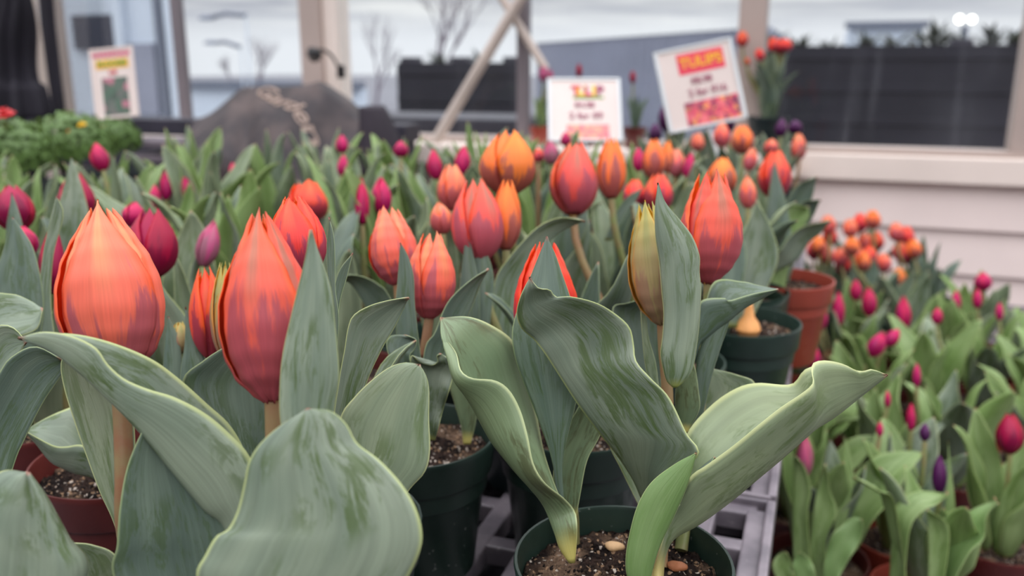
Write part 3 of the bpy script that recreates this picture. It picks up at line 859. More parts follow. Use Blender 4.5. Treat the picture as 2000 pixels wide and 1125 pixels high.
#        label, pot, leaf set, blooms (kind, u, v top, v bottom, width, depth, lean), number of leaves
G, R_, K_ = POT_G, POT_R, POT_K
MAIN = [
 ('orange tulip half hidden behind the upper right of the tall front red-orange bloom', G, 'g', [('R', 580, 383, 545, 116, .435, -18)], 2),
 ('low ruffled orange bloom deep among green leaves above the two front blooms', G, 'g', [('OO', 602, 354, 436, 82, .78, -4)], 3),
 ('plant with two flamed orange blooms side by side, the largest of the middle row', G, 'g', [('F', 932, 348, 512, 104, .60, -8), ('T', 990, 350, 490, 62, .63, 4)], 3),
 ('coral tulip bloom just left of and behind the pair of flamed orange blooms', G, 'g', [('O', 884, 320, 412, 62, .75, -2), ('OB', 862, 394, 458, 46, .69, -6)], 2),
 ('big tangerine tulip with purple foot, tallest bloom before the dark screen outside', G, 'g', [('T', 992, 256, 382, 112, .70, 4)], 3),
 ('plump flamed orange tulip with a slit down its front, below the smaller price sign', G, 'g', [('F', 1122, 276, 420, 98, .72, 4)], 3),
 ('slim tangerine tulip on a straight bare stem right of the plump flamed one', G, 'g', [('T', 1195, 268, 389, 60, .79, 0)], 3),
 ('two narrow tangerine blooms with dusky feet behind the greenish bud', G, 'g', [('T', 1277, 272, 350, 48, .97, 0), ('T', 1304, 274, 338, 26, 1.0, 2)], 3),
 ('vermilion tulip straight above the leaf tip of the greenish bud', G, 'g', [('R', 1286, 338, 414, 58, .86, 2)], 3),
 ('small low vermilion bloom with a leaf bent across it, left of the greenish bud', G, 'g', [('R', 1240, 350, 408, 46, .88, 4)], 3),
 ('soft orange tulip rising right behind the front right flamed bloom', G, 'g', [('T', 1410, 308, 380, 60, .95, 2)], 3),
 ('red-orange tulip split by a grey leaf before it, at the right bench edge', G, 'g', [('R', 1514, 292, 388, 66, .98, 2)], 2),
 ('round orange tulip below the tilted price sign, beside a smaller twin', G, 'g', [('T', 1450, 244, 301, 46, 1.32, 2)], 3),
 ('smaller orange tulip directly under the right corner of the tilted price sign', G, 'g', [('O', 1410, 240, 288, 34, 1.42, 0)], 3),
 ('last orange tulip at the right end of the back row, before the window sill', G, 'g', [('O', 1560, 260, 312, 30, 1.45, 0)], 3),
 ('small orange bloom low between the round orange tulip and the last in the row', G, 'g', [('O', 1507, 272, 302, 30, 1.35, 0)], 3),
 ('slanting half-hidden orange bloom right of the round orange tulip', G, 'g', [('O', 1466, 288, 334, 27, 1.22, 10)], 3),
 ('pale coral bloom blurred under the picture of the tilted price sign', G, 'g', [('S', 1362, 258, 296, 28, 1.5, 0)], 3),
 ('dusky coral tulip between a magenta bud and the soft orange tulip', G, 'g', [('S', 1322, 290, 346, 36, 1.1, 4)], 3),
 ('narrow coral bud tight behind the right flank of the front right flamed bloom', G, 'g', [('OB', 1461, 342, 408, 34, .92, 0)], 3),
 ('small red bloom peeping out right of the big tangerine tulip', K_, 'g', [('R', 1052, 290, 318, 24, 1.12, 0)], 3),
 ('dark purple tulip at the lower left corner of the tilted price sign', K_, 'g', [('P', 1300, 204, 258, 30, 1.56, -6)], 3),
 ('low dark purple tulip left of the price sign corner, beside a sill pot', K_, 'g', [('P', 1280, 240, 278, 26, 1.62, 0)], 3),
 ('dark purple bud just right of the big pot on the window sill', K_, 'g', [('P', 1526, 230, 268, 24, 1.58, 4)], 3),
 ('rightmost dark purple tulip of the back row, above the last orange tulip', K_, 'g', [('P', 1553, 234, 262, 28, 1.62, 0)], 3),
 ('dark purple bud tucked behind the two orange tulips under the tilted price sign', K_, 'g', [('P', 1424, 222, 258, 24, 1.54, 0)], 3),
 # magenta kind
 ('lone magenta bud leaning against a tall leaf below the narrow plant sign', R_, 'y', [('M', 194, 279, 334, 36, 1.0, -16)], 4),
 ('wide crimson bloom cut by the left frame edge, grey leaf tip before it', R_, 'g', [('C', 28, 362, 452, 76, .70, -14)], 3),
 ('crimson bloom split by a tall leaf, above the front left salmon bloom', R_, 'g', [('C', 150, 338, 436, 70, .80, -10)], 2),
 ('large open crimson tulip just right of the front left salmon bloom', R_, 'g', [('C', 297, 406, 543, 98, .60, -2)], 3),
 ('dark crimson bloom mostly hidden behind the left flank of the front left salmon bloom', R_, 'g', [('C', 102, 446, 575, 50, .58, 6)], 2),
 ('crimson bloom low at the left frame edge behind a pointed grey leaf', R_, 'g', [('M', 48, 440, 502, 50, .64, -8)], 3),
 ('crimson bloom peeping between leaves just above the open crimson tulip', R_, 'g', [('M', 262, 394, 445, 46, .74, 4)], 3),
 ('upright magenta bud, left one of a close pair left of the covered heap', R_, 'y', [('M', 325, 329, 392, 26, 1.05, 2)], 4),
 ('magenta bud leaning left, right one of a close pair left of the covered heap', R_, 'y', [('M', 364, 331, 394, 25, 1.06, -12)], 4),
 ('dull magenta bud half sunk in leaves below the close pair of magenta buds', R_, 'y', [('M', 302, 360, 408, 24, .98, 0)], 4),
 ('dusky pink slanting bud left of the tall front red-orange bloom', R_, 'g', [('K', 408, 430, 522, 46, .72, 24)], 3),
 ('tiny magenta bud in the leaves under the left end of the covered heap', R_, 'y', [('M', 457, 317, 354, 20, 1.2, -6)], 4),
 ('tiny magenta bud in the leaves under the middle of the covered heap', R_, 'y', [('M', 530, 299, 330, 16, 1.25, -4)], 4),
 ('two pink-red buds one above the other before the right end of the covered heap', R_, 'y', [('M', 668, 263, 300, 25, 1.18, 0), ('M', 670, 302, 346, 22, 1.12, 4)], 4),
 ('rounded magenta bud alone before the dark panel, left of the slanting pole', R_, 'y', [('M', 783, 275, 308, 30, 1.18, 0)], 4),
 ('magenta bud leaning right at the foot of the slanting pole', R_, 'y', [('M', 849, 290, 352, 30, 1.0, -8)], 4),
 ('magenta bud just right of the slanting pole, left of the big tangerine tulip', R_, 'y', [('M', 904, 284, 344, 32, 1.0, 6)], 4),
 ('slimmer left bud of the two standing magenta buds in the middle of the field', R_, 'y', [('M', 707, 347, 440, 29, .84, -2)], 4),
 ('fuller right bud of the two standing magenta buds in the middle of the field', R_, 'y', [('M', 745, 346, 420, 40, .86, -2)], 4),
 ('mauve-pink bud under the left edge of the smaller price sign', R_, 'y', [('K', 1076, 274, 322, 30, 1.1, -2)], 4),
 ('small bright magenta bud right in front of the smaller price sign', R_, 'y', [('M', 1105, 257, 286, 22, 1.25, 0)], 4),
 ('magenta bud pressed against the left side of the two narrow tangerine blooms', R_, 'y', [('M', 1247, 287, 336, 24, 1.06, 0)], 4),
 ('magenta bud leaning right between the dusky coral and the soft orange tulip', R_, 'y', [('M', 1346, 297, 350, 24, 1.06, 10)], 4),
]
LEAFSETS = {'g': [LEAF, LEAF_D, LEAF, LEAF_P], 'y': [LEAF_Y, LEAF_Y, LEAF, LEAF_P]}
for e in MAIN:
    for (k, u, vt, vb, w, d, ln) in e[3]:
        BLOOMS.append((u - w / 2, u + w / 2, vt, vb, d))
for bx in ((380, 452, 505, 700, .48), (105, 312, 395, 690, .36), (445, 600, 410, 780, .33), (1003, 1130, 465, 640, .46), (1205, 1370, 355, 640, .45), (1330, 1452, 330, 555, .5), (795, 893, 450, 622, .52), (725, 820, 404, 556, .55)):
    BLOOMS.append(bx)
rs = random.Random(21)
roots = {}
for idx, (lab, potm, ls, bl, nl) in enumerate(MAIN):
    pts = []
    for (k, u, vt, vb, w, d, ln) in bl:
        pts.append((P(u - ln * .5, vb, d), P(u + ln * .5, vt, d + .006)))
    x = sum(p[0].x for p in pts) / len(pts); y = sum(p[0].y for p in pts) / len(pts)
    ax = sum((p[1] - p[0] for p in pts), Vector())
    x -= ax.x * .5; y -= ax.y * .3
    st = settle(min(x, -.07), y, 0, .104, .15) or (min(x, -.07), y)
    TAKEN.append((st[0], st[1], 0))
    root = new_pot(st[0], st[1], 0, lab, potm, cat='potted tulip')
    roots[idx] = root
    for j, (k, u, vt, vb, w, d, ln) in enumerate(bl):
        b, t = pts[j]
        add_flower(root, k, b, t, w / 2 * d / F / 1.03, rs.uniform(-.5, .9), seed=idx + j, far=(w < 34))
        off = Vector((b.x - st[0], b.y - st[1], 0)); off *= min(1, .036 / max(off.length, 1e-6))
        a = Vector((st[0] + off.x, st[1] + off.y, SOIL_Z - .004))
        add_stem(root, a, b, (t - b).normalized(), .0031 if w > 50 else .0027, rs.choice([STEM_R, STEM_G]) if k in 'OTFRS' else STEM_G, n=8)
    y_ = ls == 'y'
    nl += 3 if y_ else 0
    fill_leaves(root, nl, LEAFSETS[ls], .125 if y_ else .115, .165 if y_ else .15, rs, wide=.72 if y_ else 1)

# leaves that can be told one by one, each on its own plant
def pick(i): return roots[i]
traced(pick(11), D(.96, (1496, 520), (1490, 470), (1498, 400), (1506, 350), (1513, 311)), D(.96, (1545, 520), (1547, 465), (1537, 400), (1523, 350), (1513, 311)), cup=-.12, mat=LEAF_D, n=24, m=9)
traced(pick(28), D(.74, (118, 520), (104, 440), (120, 380), (132, 335), (140, 307)), D(.74, (170, 520), (176, 440), (165, 380), (150, 333), (140, 307)), cup=-.1, mat=LEAF, n=24, m=9)
traced(pick(30), D(.55, (78, 720), (74, 620), (82, 510), (98, 430), (110, 383)), D(.55, (118, 720), (100, 600), (104, 500), (124, 420), (110, 383)), cup=.1, mat=LEAF, n=24, m=9)
traced(pick(32), D(.55, (-20, 700), (-14, 560), (6, 490), (25, 424)), D(.55, (70, 700), (86, 600), (70, 500), (48, 455), (25, 424)), cup=-.1, mat=LEAF_D, n=30, m=9)
traced(pick(27), D(.65, (10, 520), (12, 450), (18, 410), (23, 376)), D(.65, (50, 520), (46, 450), (34, 405), (23, 376)), cup=-.1, mat=LEAF_D, n=20, m=9)
traced(pick(32), D(.50, (-90, 740), (-30, 590), (20, 574), (60, 588), (83, 604)), D(.49, (-90, 800), (-20, 680), (45, 655), (74, 640), (83, 604)), cup=.08, mat=LEAF, n=30, m=9)
traced(pick(9), D(.80, (1180, 470), (1200, 420), (1225, 385), (1255, 368)), D(.80, (1195, 470), (1225, 415), (1243, 390), (1255, 368)), cup=.1, mat=LEAF_D, n=20, m=7)

# plants standing along the right edge of the bench
def edge_plant(u, v, d, potm, lab, scale=1.0):
    p = P(u, v, d)
    TAKEN.append((p.x, p.y, 0))
    return new_pot(p.x, p.y, 0, lab, potm, True)
eg = edge_plant(1452, 622, .826, POT_G, 'dark green pot with tan bulb on its soil at the right bench edge')
bp = P(1462, 628, .80)
mb = MB().lathe([(0, -.012), (.008, -.010), (.0115, -.003), (.0095, .003), (.005, .009), (.003, .020), (.0, .022)], 18)
mb.build('bulb', BULB, eg, bp - eg.location + Vector((0, 0, -.004)))
traced(eg, D(.81, (1432, 640), (1425, 560), (1440, 480), (1462, 430), (1478, 395)), D(.81, (1460, 640), (1500, 560), (1520, 500), (1505, 440), (1478, 395)), cup=.1, mat=LEAF, n=30, m=11)
traced(eg, D(.80, (1415, 640), (1400, 560), (1388, 500), (1400, 450), (1420, 410)), D(.80, (1440, 640), (1450, 560), (1458, 500), (1445, 450), (1420, 410)), cup=.1, mat=LEAF_D, n=30, m=11)
er = edge_plant(1534, 548, .99, POT_T, 'terracotta pot at the bench edge behind the dark green one with the bulb')
traced(er, D(.93, (1478, 585), (1482, 520), (1521, 490), (1538, 466), (1561, 446), (1585, 438), (1623, 431)), D(.95, (1486, 590), (1500, 545), (1531, 524), (1558, 507), (1580, 474), (1600, 458), (1623, 431)), cup=.08, mat=LEAF, n=36, m=11)
traced(er, D(.97, (1510, 580), (1500, 480), (1520, 420), (1545, 400), (1580, 405)), D(.98, (1530, 580), (1545, 500), (1572, 440), (1580, 425), (1580, 405)), cup=.1, mat=LEAF_Y, n=28, m=9)
traced(er, D(1.0, (1515, 570), (1520, 450), (1550, 370), (1595, 345)), D(1.02, (1535, 570), (1555, 450), (1585, 390), (1595, 345)), cup=.1, mat=LEAF_D, n=28, m=9)
traced(er, D(1.0, (1515, 570), (1525, 470), (1560, 400), (1602, 390)), D(1.02, (1535, 570), (1565, 470), (1590, 420), (1602, 390)), cup=.1, mat=LEAF_D, n=28, m=9)

# the leafy rest of the bench: pots packed in between, only where there is room
def in_view(x, y, z, mu=70, mv=120):
    u, v, d = proj((x, y, z))
    return d > .1 and -mu < u < 2000 + mu and v < 1125 + mv
spots = []
yy = .30
while yy < 1.62:
    xx = -.07
    while xx > -1.35:
        spots.append((xx + rs.uniform(-.012, .012), yy + rs.uniform(-.012, .012)))
        xx -= .052
    yy += .05
for (x, y) in spots:
    u, v, d = proj((x, y, .2))
    if x > -.066 or not in_view(x, y, .2): continue
    if y < .72 and x > -.30: continue           # the bare tray between the front pots
    if y > 1.18 + .42 * max(0, min(1, (u - 850) / 350)): continue
    if 225 < u < 285 and d > .95: continue
    if d < .50: continue
    if u < 235 and d > 1.22: continue
    if not free(x, y, 0, .104): continue
    TAKEN.append((x, y, 0))
    orange = u > 1000 or d < .62
    root = new_pot(x, y, 0,
                   'leafy tulip pot without a bloom among the orange tulips on the upper bench' if orange else 'leafy green tulip pot without a bloom in the dense mass before the windows',
                   G if orange else R_, group='leafy pots among the orange tulips' if orange else 'leafy pots of the green mass on the upper bench')
    fill_leaves(root, 5 if orange else 9, LEAFSETS['g'] if orange else LEAFSETS['y'], .10 if orange or u < 270 else .13, .14 if orange else .142 if u < 270 else .168, rs, wide=1 if orange else .68)

# ------------------------------------------------------------------ lower bench on the right
LOWZ = -.28
LOW = [
 ('magenta bud highest at the left end of the lower bench, above a second bud', [('M', 1605, 566, 600, 18), ('M', 1603, 590, 636, 24)]),
 ('tall magenta bud right of the two stacked buds at the left of the lower bench', [('M', 1637, 568, 626, 23)]),
 ('small magenta bud between leaves just below the massed orange tulips', [('M', 1671, 545, 580, 22)]),
 ('dark magenta rounded bud in the middle of the lower bench back rows', [('M', 1697, 560, 608, 28)]),
 ('large magenta bud broken by a leaf, right of the dark rounded bud', [('M', 1764, 578, 634, 28)]),
 ('pair of magenta buds lying aslant over a leaf amid the lower bench', [('M', 1712, 648, 688, 32), ('M', 1742, 642, 670, 26)]),
 ('magenta bud half cut off by the tip of the long front leaf', [('M', 1588, 670, 715, 26)]),
 ('small pink bud left of the slim bud in the far right rows', [('M', 1830, 600, 628, 20)]),
 ('slim magenta bud in a leaf before the beige boards', [('M', 1867, 566, 600, 17)]),
 ('small upright magenta bud below the topmost bud by the beige boards', [('M', 1909, 563, 596, 18)]),
 ('topmost magenta bloom against the beige boards on the far right', [('M', 1919, 530, 562, 32)]),
 ('narrow magenta bud at the far right end below the topmost one', [('M', 1952, 590, 620, 14)]),
 ('slim magenta bud standing right under the tip of the long front leaf', [('M', 1790, 708, 748, 15)]),
 ('full magenta tulip bloom at the right frame edge, alone on a green stem', [('C', 1972, 806, 872, 50)]),
 ('dark purple bud in the front rows of the lower bench', [('P', 1834, 886, 952, 26)]),
 ('short purple bud peeping out behind the dark purple bud', [('P', 1806, 826, 856, 20)]),
 ('dusky pink bud rising just below the underside of the long front leaf', [('K', 1571, 846, 918, 32)]),
 ('red-magenta bud tip in the leaves left of the short purple bud', [('M', 1779, 786, 832, 16)]),
 ('pink bud deep in leaves under the middle of the long front leaf', [('M', 1718, 822, 848, 13)]),
 ('tiny magenta bud wrapped in leaves below the slanting pair', [('M', 1733, 762, 790, 12)]),
]
def low_depth(u, v, z): return depth_for_z(u, v, z)
low_pots = []
for e in LOW:
    for (k, u, vt, vb, w) in e[1]:
        BLOOMS.append((u - w / 2, u + w / 2, vt, vb, low_depth(u, (vt + vb) / 2, -.055)))
OR_GROUPS = [
 ('leftmost pot of the massed orange tulips on the lower bench', [(1620, 440), (1623, 462), (1600, 480), (1612, 498), (1590, 490)]),
 ('pot with the three highest blooms of the massed orange tulips', [(1662, 447), (1680, 436), (1706, 430), (1690, 474), (1712, 472)]),
 ('pot with seven crowded blooms low amid the massed orange tulips', [(1643, 503), (1645, 518), (1664, 482), (1678, 503), (1697, 500), (1684, 512), (1727, 514)]),
 ('rightmost pot of the massed orange tulips, against the beige boards', [(1752, 454), (1771, 462), (1787, 487), (1754, 490), (1766, 500), (1757, 543)]),
]
LS_LOW = [LEAF_Y, LEAF_Y, LEAF_Y, LEAF, LEAF_P]
for gi, (lab, pts) in enumerate(OR_GROUPS):
    dd = [1.86, 1.98, 1.80, 1.92][gi]
    q = [P(u, v + 18, dd + .03 * math.sin(i * 2.3)) for i, (u, v) in enumerate(pts)]
    x = sum(p.x for p in q) / len(q); y = sum(p.y for p in q) / len(q)
    st = settle(x, y, LOWZ, .13) or (x, y)
    TAKEN.append((st[0], st[1], LOWZ)); TAKEN.append((st[0] + .03, st[1], LOWZ))
    root = new_pot(st[0], st[1], LOWZ, lab, POT_G, scale=1.25)
    for i, p in enumerate(q):
        u, v = pts[i]
        BLOOMS.append((u - 15, u + 15, v - 20, v + 20, dd))
        t = P(u + rs.uniform(-5, 5), v - 21, dd + .03 * math.sin(i * 2.3) + .004)
        add_flower(root, 'ORT'[i % 3], p, t, 29 / 2 * dd / F, rs.uniform(-1, 1), seed=i, far=True)
        add_stem(root, Vector((st[0] + rs.uniform(-.03, .03), st[1] + rs.uniform(-.03, .03), LOWZ + SOIL_Z * 1.2)), p, (t - p).normalized(), .003, STEM_G, n=7)
    fill_leaves(root, 7, [LEAF_D, LEAF], .12, .17, rs, r0=.022)
for e in LOW:
    lab, bl = e
    pts = []
    for (k, u, vt, vb, w) in bl:
        d = low_depth(u, (vt + vb) / 2, -.055)
        vb += .22 * (vb - vt)
        pts.append((P(u - (12 if 'aslant' in lab else 0), vb, d), P(u + (14 if 'aslant' in lab else 1), vt, d + .005), d, w))
    x = sum(p[0].x for p in pts) / len(pts); y = sum(p[0].y for p in pts) / len(pts)
    st = settle(max(x, .088), y, LOWZ, .104, .15) or (max(x, .088), y)
    TAKEN.append((st[0], st[1], LOWZ))
    low_pots.append((lab, st))
    root = new_pot(st[0], st[1], LOWZ, lab, rs.choice([POT_T, POT_R, POT_R]))
    low_pots[-1] = (lab, root)
    for j, (k, u, vt, vb, w) in enumerate(bl):
        b, t, d, w = pts[j]
        add_flower(root, k, b, t, w * .5 * d / F, rs.uniform(-1, 1), seed=j + len(lab), far=(w < 26))
        off = Vector((b.x - st[0], b.y - st[1], 0)); off *= min(1, .036 / max(off.length, 1e-6))
        add_stem(root, Vector((st[0] + off.x, st[1] + off.y, LOWZ + SOIL_Z - .004)), b, (t - b).normalized(), .0027, STEM_G, n=8)
    fill_leaves(root, 6, LS_LOW, .12, .17, rs, wide=1.1, lps=(0, 1, 2, 4, 5, 5, 6, 7))
LR = {l: r for l, r in low_pots}
def lowroot(key): return next(r for l, r in low_pots if key in l)
# leafy clump in the near corner of the lower bench, traced leaf by leaf
q = P(1605, 1120, low_depth(1605, 1120, LOWZ + SOIL_Z))
st = settle(max(q.x, .082), q.y, LOWZ, .104, .1) or (max(q.x, .082), q.y)
TAKEN.append((st[0], st[1], LOWZ))
cl = new_pot(st[0], st[1], LOWZ, 'clump of tall wavy leaves without bloom nearest the tray edge, lower bench', POT_K)
dl = .87
traced(cl, D(dl, (1585, 1150), (1583, 1050), (1592, 980), (1600, 940), (1611, 906)), D(dl - .01, (1622, 1150), (1613, 1060), (1634, 1000), (1622, 960), (1617, 925), (1611, 906)), cup=.08, mat=LEAF_Y, n=30, m=9, wave=.002)
traced(cl, D(dl - .01, (1550, 1150), (1548, 1000), (1551, 940), (1551, 888)), D(dl - .02, (1588, 1150), (1578, 1010), (1584, 960), (1573, 915), (1551, 888)), cup=.1, mat=LEAF_Y, n=30, m=9)
traced(cl, D(dl - .03, (1600, 1160), (1618, 1060), (1640, 1030), (1665, 1010), (1682, 1014)), D(dl - .04, (1620, 1160), (1660, 1090), (1680, 1055), (1686, 1030), (1682, 1014)), cup=.1, mat=LEAF_B, n=30, m=9, wave=.002)
traced(cl, D(dl + .03, (1595, 1150), (1604, 950), (1610, 890), (1621, 858)), D(dl + .03, (1620, 1150), (1645, 950), (1637, 890), (1621, 858)), cup=-.1, mat=LEAF, n=30, m=9)
traced(cl, D(dl + .02, (1610, 1150), (1640, 960), (1646, 900), (1650, 852)), D(dl + .02, (1625, 1150), (1664, 960), (1663, 900), (1650, 852)), cup=.1, mat=LEAF_Y, n=30, m=9)
traced(cl, D(dl - .05, (1545, 1180), (1510, 1115), (1518, 1085), (1536, 1078)), D(dl - .05, (1570, 1180), (1550, 1120), (1545, 1095), (1536, 1078)), cup=.15, mat=LEAF_Y, n=24, m=9, wave=.002)
traced(cl, D(dl - .05, (1570, 1180), (1548, 1110), (1556, 1085), (1560, 1078)), D(dl - .05, (1605, 1180), (1590, 1110), (1578, 1088), (1560, 1078)), cup=.1, mat=LEAF_B, n=24, m=9, wave=.002)
pr = lowroot('dark purple bud in the front')
dl = .84
traced(pr, D(dl, (1735, 1160), (1742, 1040), (1748, 990), (1790, 960), (1852, 964)), D(dl - .02, (1765, 1160), (1776, 1040), (1800, 1000), (1830, 985), (1852, 964)), cup=.1, mat=LEAF_Y, n=30, m=9)
traced(pr, D(dl - .02, (1835, 1160), (1850, 1060), (1880, 1012), (1905, 992), (1947, 976)), D(dl - .05, (1850, 1160), (1892, 1082), (1922, 1052), (1926, 1010), (1947, 976)), cup=.1, mat=LEAF_B, n=30, m=9)
traced(pr, D(dl - .03, (1812, 1160), (1814, 1060), (1810, 996)), D(dl - .04, (1840, 1160), (1854, 1060), (1848, 1020), (1810, 996)), cup=.12, mat=LEAF_Y, n=30, m=9)
traced(pr, D(dl, (1760, 1160), (1722, 975), (1700, 945), (1668, 931)), D(dl - .02, (1775, 1160), (1748, 985), (1718, 960), (1668, 931)), cup=.1, mat=LEAF_Y, n=30, m=9)
traced(pr, D(dl, (1845, 1130), (1846, 1000), (1852, 930), (1852, 862)), D(dl, (1862, 1130), (1866, 1000), (1858, 920), (1852, 862)), cup=.12, mat=LEAF_Y, n=24, m=7)
# rest of the lower bench
yy = .55
while yy < 2.25:
    xx = .078
    while xx < 1.5:
        x, y = xx + rs.uniform(-.015, .015), yy + rs.uniform(-.012, .012)
        xx += .055
        u, v, d = proj((x, y, LOWZ + .2))
        if not in_view(x, y, LOWZ + .2, 60, 60) or u < 1470: continue
        if y > 1.82 - .28 * max(0, min(1, (u - 1700) / 200)): continue
        if u > 1840 and u < 1935 and 1.05 < d < 1.2: continue
        if d < .88: continue
        if not free(x, y, LOWZ, .106): continue
        TAKEN.append((x, y, LOWZ))
        root = new_pot(x, y, LOWZ, 'leafy tulip pot without a bloom packed on the lower bench by the beige boards', rs.choice([POT_T, POT_R, POT_R, POT_K]), group='leafy pots of the lower bench')
        fill_leaves(root, 7, LS_LOW, .13, .18, rs, wide=1.1, lps=(0, 1, 2, 4, 5, 5, 6, 7))
    yy += .05
# ------------------------------------------------------------------ benches and trays
EDGE = -.012
def tray_mesh(nx, ny, pitch, py, bar, top=0.0, deep=.016):
    mb = MB()
    W, L = nx * pitch, ny * py
    for i in range(nx + 1):
        x = i * pitch; b = bar if 0 < i < nx else bar * 1.0
        mb.box(x - b / 2, x + b / 2, 0, L, top - deep, top)
    for j in range(ny + 1):
        y = j * py
        mb.box(0, W, y - bar / 2, y + bar / 2, top - deep, top - .0006)
    mb.box(-bar * .6 - .004, -bar * .4, -.008, L + .008, top - .030, top + .006)
    mb.box(W + bar * .4, W + bar * .6 + .004, -.008, L + .008, top - .030, top + .006)
    mb.box(-bar * .6, W + bar * .6, -.010, -.006, top - .030, top + .005)
    mb.box(-bar * .6, W + bar * .6, L + .006, L + .010, top - .030, top + .005)
    me = mesh_of('shuttle_tray', mb.v, mb.f, False)
    me.materials.append(TRAY)
    return me
TM = tray_mesh(8, 9, .037, .054, .015)
TWX, TWY = 8 * .037, 9 * .054
def tray(x, y, z, label, group=None):
    o = bpy.data.objects.new('shuttle_tray', TM)
    COL.objects.link(o); o.location = (x, y, z)
    md = o.modifiers.new('bevel', 'BEVEL'); md.width = .0016; md.segments = 2; md.limit_method = 'ANGLE'
    return tag(o, label, 'tray', group)
n_t = 0
for j in range(3):
    for i in range(4):
        x = EDGE - .010 - TWX - i * (TWX + .032); y = .145 + j * (TWY + .024)
        if i == 0 and j == 0: lab, gp = 'grey lattice tray under the front right pot, square holes showing at its right rim', None
        elif i == 0 and j == 1: lab, gp = 'grey lattice tray at the bench edge under the pot with the tan bulb', None
        else: lab, gp = 'grey lattice tray hidden under the crowded pots of the upper bench', 'lattice trays under the crowded upper pots'
        tray(x, y, 0, lab, gp)
BX0, BX1, BY0, BY1 = -1.55, EDGE, .10, 1.70
bb = empty('display_bench', ((BX0 + BX1) / 2, (BY0 + BY1) / 2, -.80), 'dark upper display bench carrying the trays of orange and magenta tulips', 'bench')
mb = MB().box(BX0, BX1 - .004, BY0, BY1, -.066, -.030)
mb.build('bench_top', BENCH, bb, None, False, .002, off=bb.location)
for (x, y) in ((BX0 + .06, BY0 + .06), (BX1 - .06, BY0 + .06), (BX0 + .06, BY1 - .06), (BX1 - .06, BY1 - .06)):
    MB().box(x - .025, x + .025, y - .025, y + .025, -.80, -.066).build('leg', BENCH, bb, None, False, .003, off=bb.location)
for j in range(4):
    for i in range(4):
        x = .028 + i * (TWX + .03); y = .47 + j * (TWY + .02)
        tray(x, y, LOWZ, 'grey lattice tray on the lower bench, seen in slivers between the pots', 'lattice trays of the lower bench')
lb = empty('lower_bench', (.66, 1.45, -.80), 'dark lower bench along the beige boarded wall on the right', 'bench')
MB().box(.005, 1.40, .44, 2.42, LOWZ - .066, LOWZ - .030).build('bench_top', BENCH, lb, None, False, .002, off=lb.location)
for (x, y) in ((.07, .50), (1.32, .50), (.07, 2.34), (1.32, 2.34)):
    MB().box(x - .025, x + .025, y - .025, y + .025, -.80, LOWZ - .066).build('leg', BENCH, lb, None, False, .003, off=lb.location)

# ------------------------------------------------------------------ window wall
WY = 2.5
def WX(u, v=180): return on_y(u, v, WY).x
def WZ(u, v): return on_y(u, v, WY).z
XL, XR = -6.9, 5.4
Z_SILL, Z_FR = .098, .118
struct(MB().box(-7, 5.5, -3.5, 2.62, -.82, -.80).build('floor', FLOOR, None, None, False))
ROOMW = plain('shop_wall_grey', srgb(120, 112, 110), .7, .3, .1, 1.5)  # room walls out of view, added to block low-angle sky light
struct(MB().box(-7, -6.9, -3.5, WY, -.80, 1.87).build('wall_left', ROOMW, None, None, False))
struct(MB().box(5.4, 5.5, -3.5, WY, -.80, 1.87).build('wall_right', ROOMW, None, None, False))
struct(MB().box(-7, 5.5, -3.5, -3.4, -.80, 1.87).build('wall_front', ROOMW, None, None, False))
# lap siding below the sill
mb = MB()
z = .034; k = 0
while z > -.80:
    z2 = max(-.80, z - .118)
    b = len(mb.v)
    y0, y1 = WY - .006, WY - .020
    mb.v += [(XL, y0, z), (XR, y0, z), (XR, y1, z2), (XL, y1, z2), (XL, WY + .0, z2), (XR, WY + .0, z2), (XL, WY, z), (XR, WY, z)]
    mb.f += [(b, b + 3, b + 2, b + 1), (b + 3, b + 4, b + 5, b + 2), (b + 6, b, b + 1, b + 7), (b + 4, b + 6, b + 7, b + 5)]; mb.m += [0] * 4
    z = z2
mb.box(XL, XR, WY, WY + .10, -.80, .10)
struct(mb.build('wall_back', WALLP, None, None, False))
YS = WY - .125
ZS0, ZS1 = on_y(1600, 350, YS).z, on_y(1600, 306, YS).z
XC = on_y(1562, 300, YS).x
struct(MB().box(XL, XC, YS, WY + .10, ZS0, ZS1).build('trim_14', TRIMP, None, None, False, .004))
YF = WY - .035
struct(MB().box(XC, XR, YF, WY + .10, on_y(1600, 350, YF).z, ZS1).build('trim_1', TRIMP, None, None, False, .004))
struct(MB().box(XL, XR, WY - .012, WY + .07, ZS1, .118).build('trim_2', POSTP, None, None, False, .003))
ZT = 1.75
def post(name, u0, u1, mat, y0=-.03, y1=.09, zb=.118):
    return struct(MB().box(WX(u0), WX(u1), WY + y0, WY + y1, zb, ZT).build(name, mat, None, None, False, .003))
post('trim_3', 601, 640, POSTP)
post('trim_4', 640, 664, TRIMP, -.01, .08)
post('trim_5', 1436, 1487, POSTP)
post('trim_6', 349, 363, MULL, -.008, .03)
post('trim_7', 1011, 1031, MULL, -.012, .03)
post('trim_8', 100, 119, POSTP, -.01, .06)
post('trim_9', 1988, 2040, POSTP, -.01, .07)
post('trim_10', -80, -30, POSTP)
struct(MB().box(XL, XR, WY - .03, WY + .09, ZT, ZT + .12).build('trim_11', POSTP, None, None, False, .003))

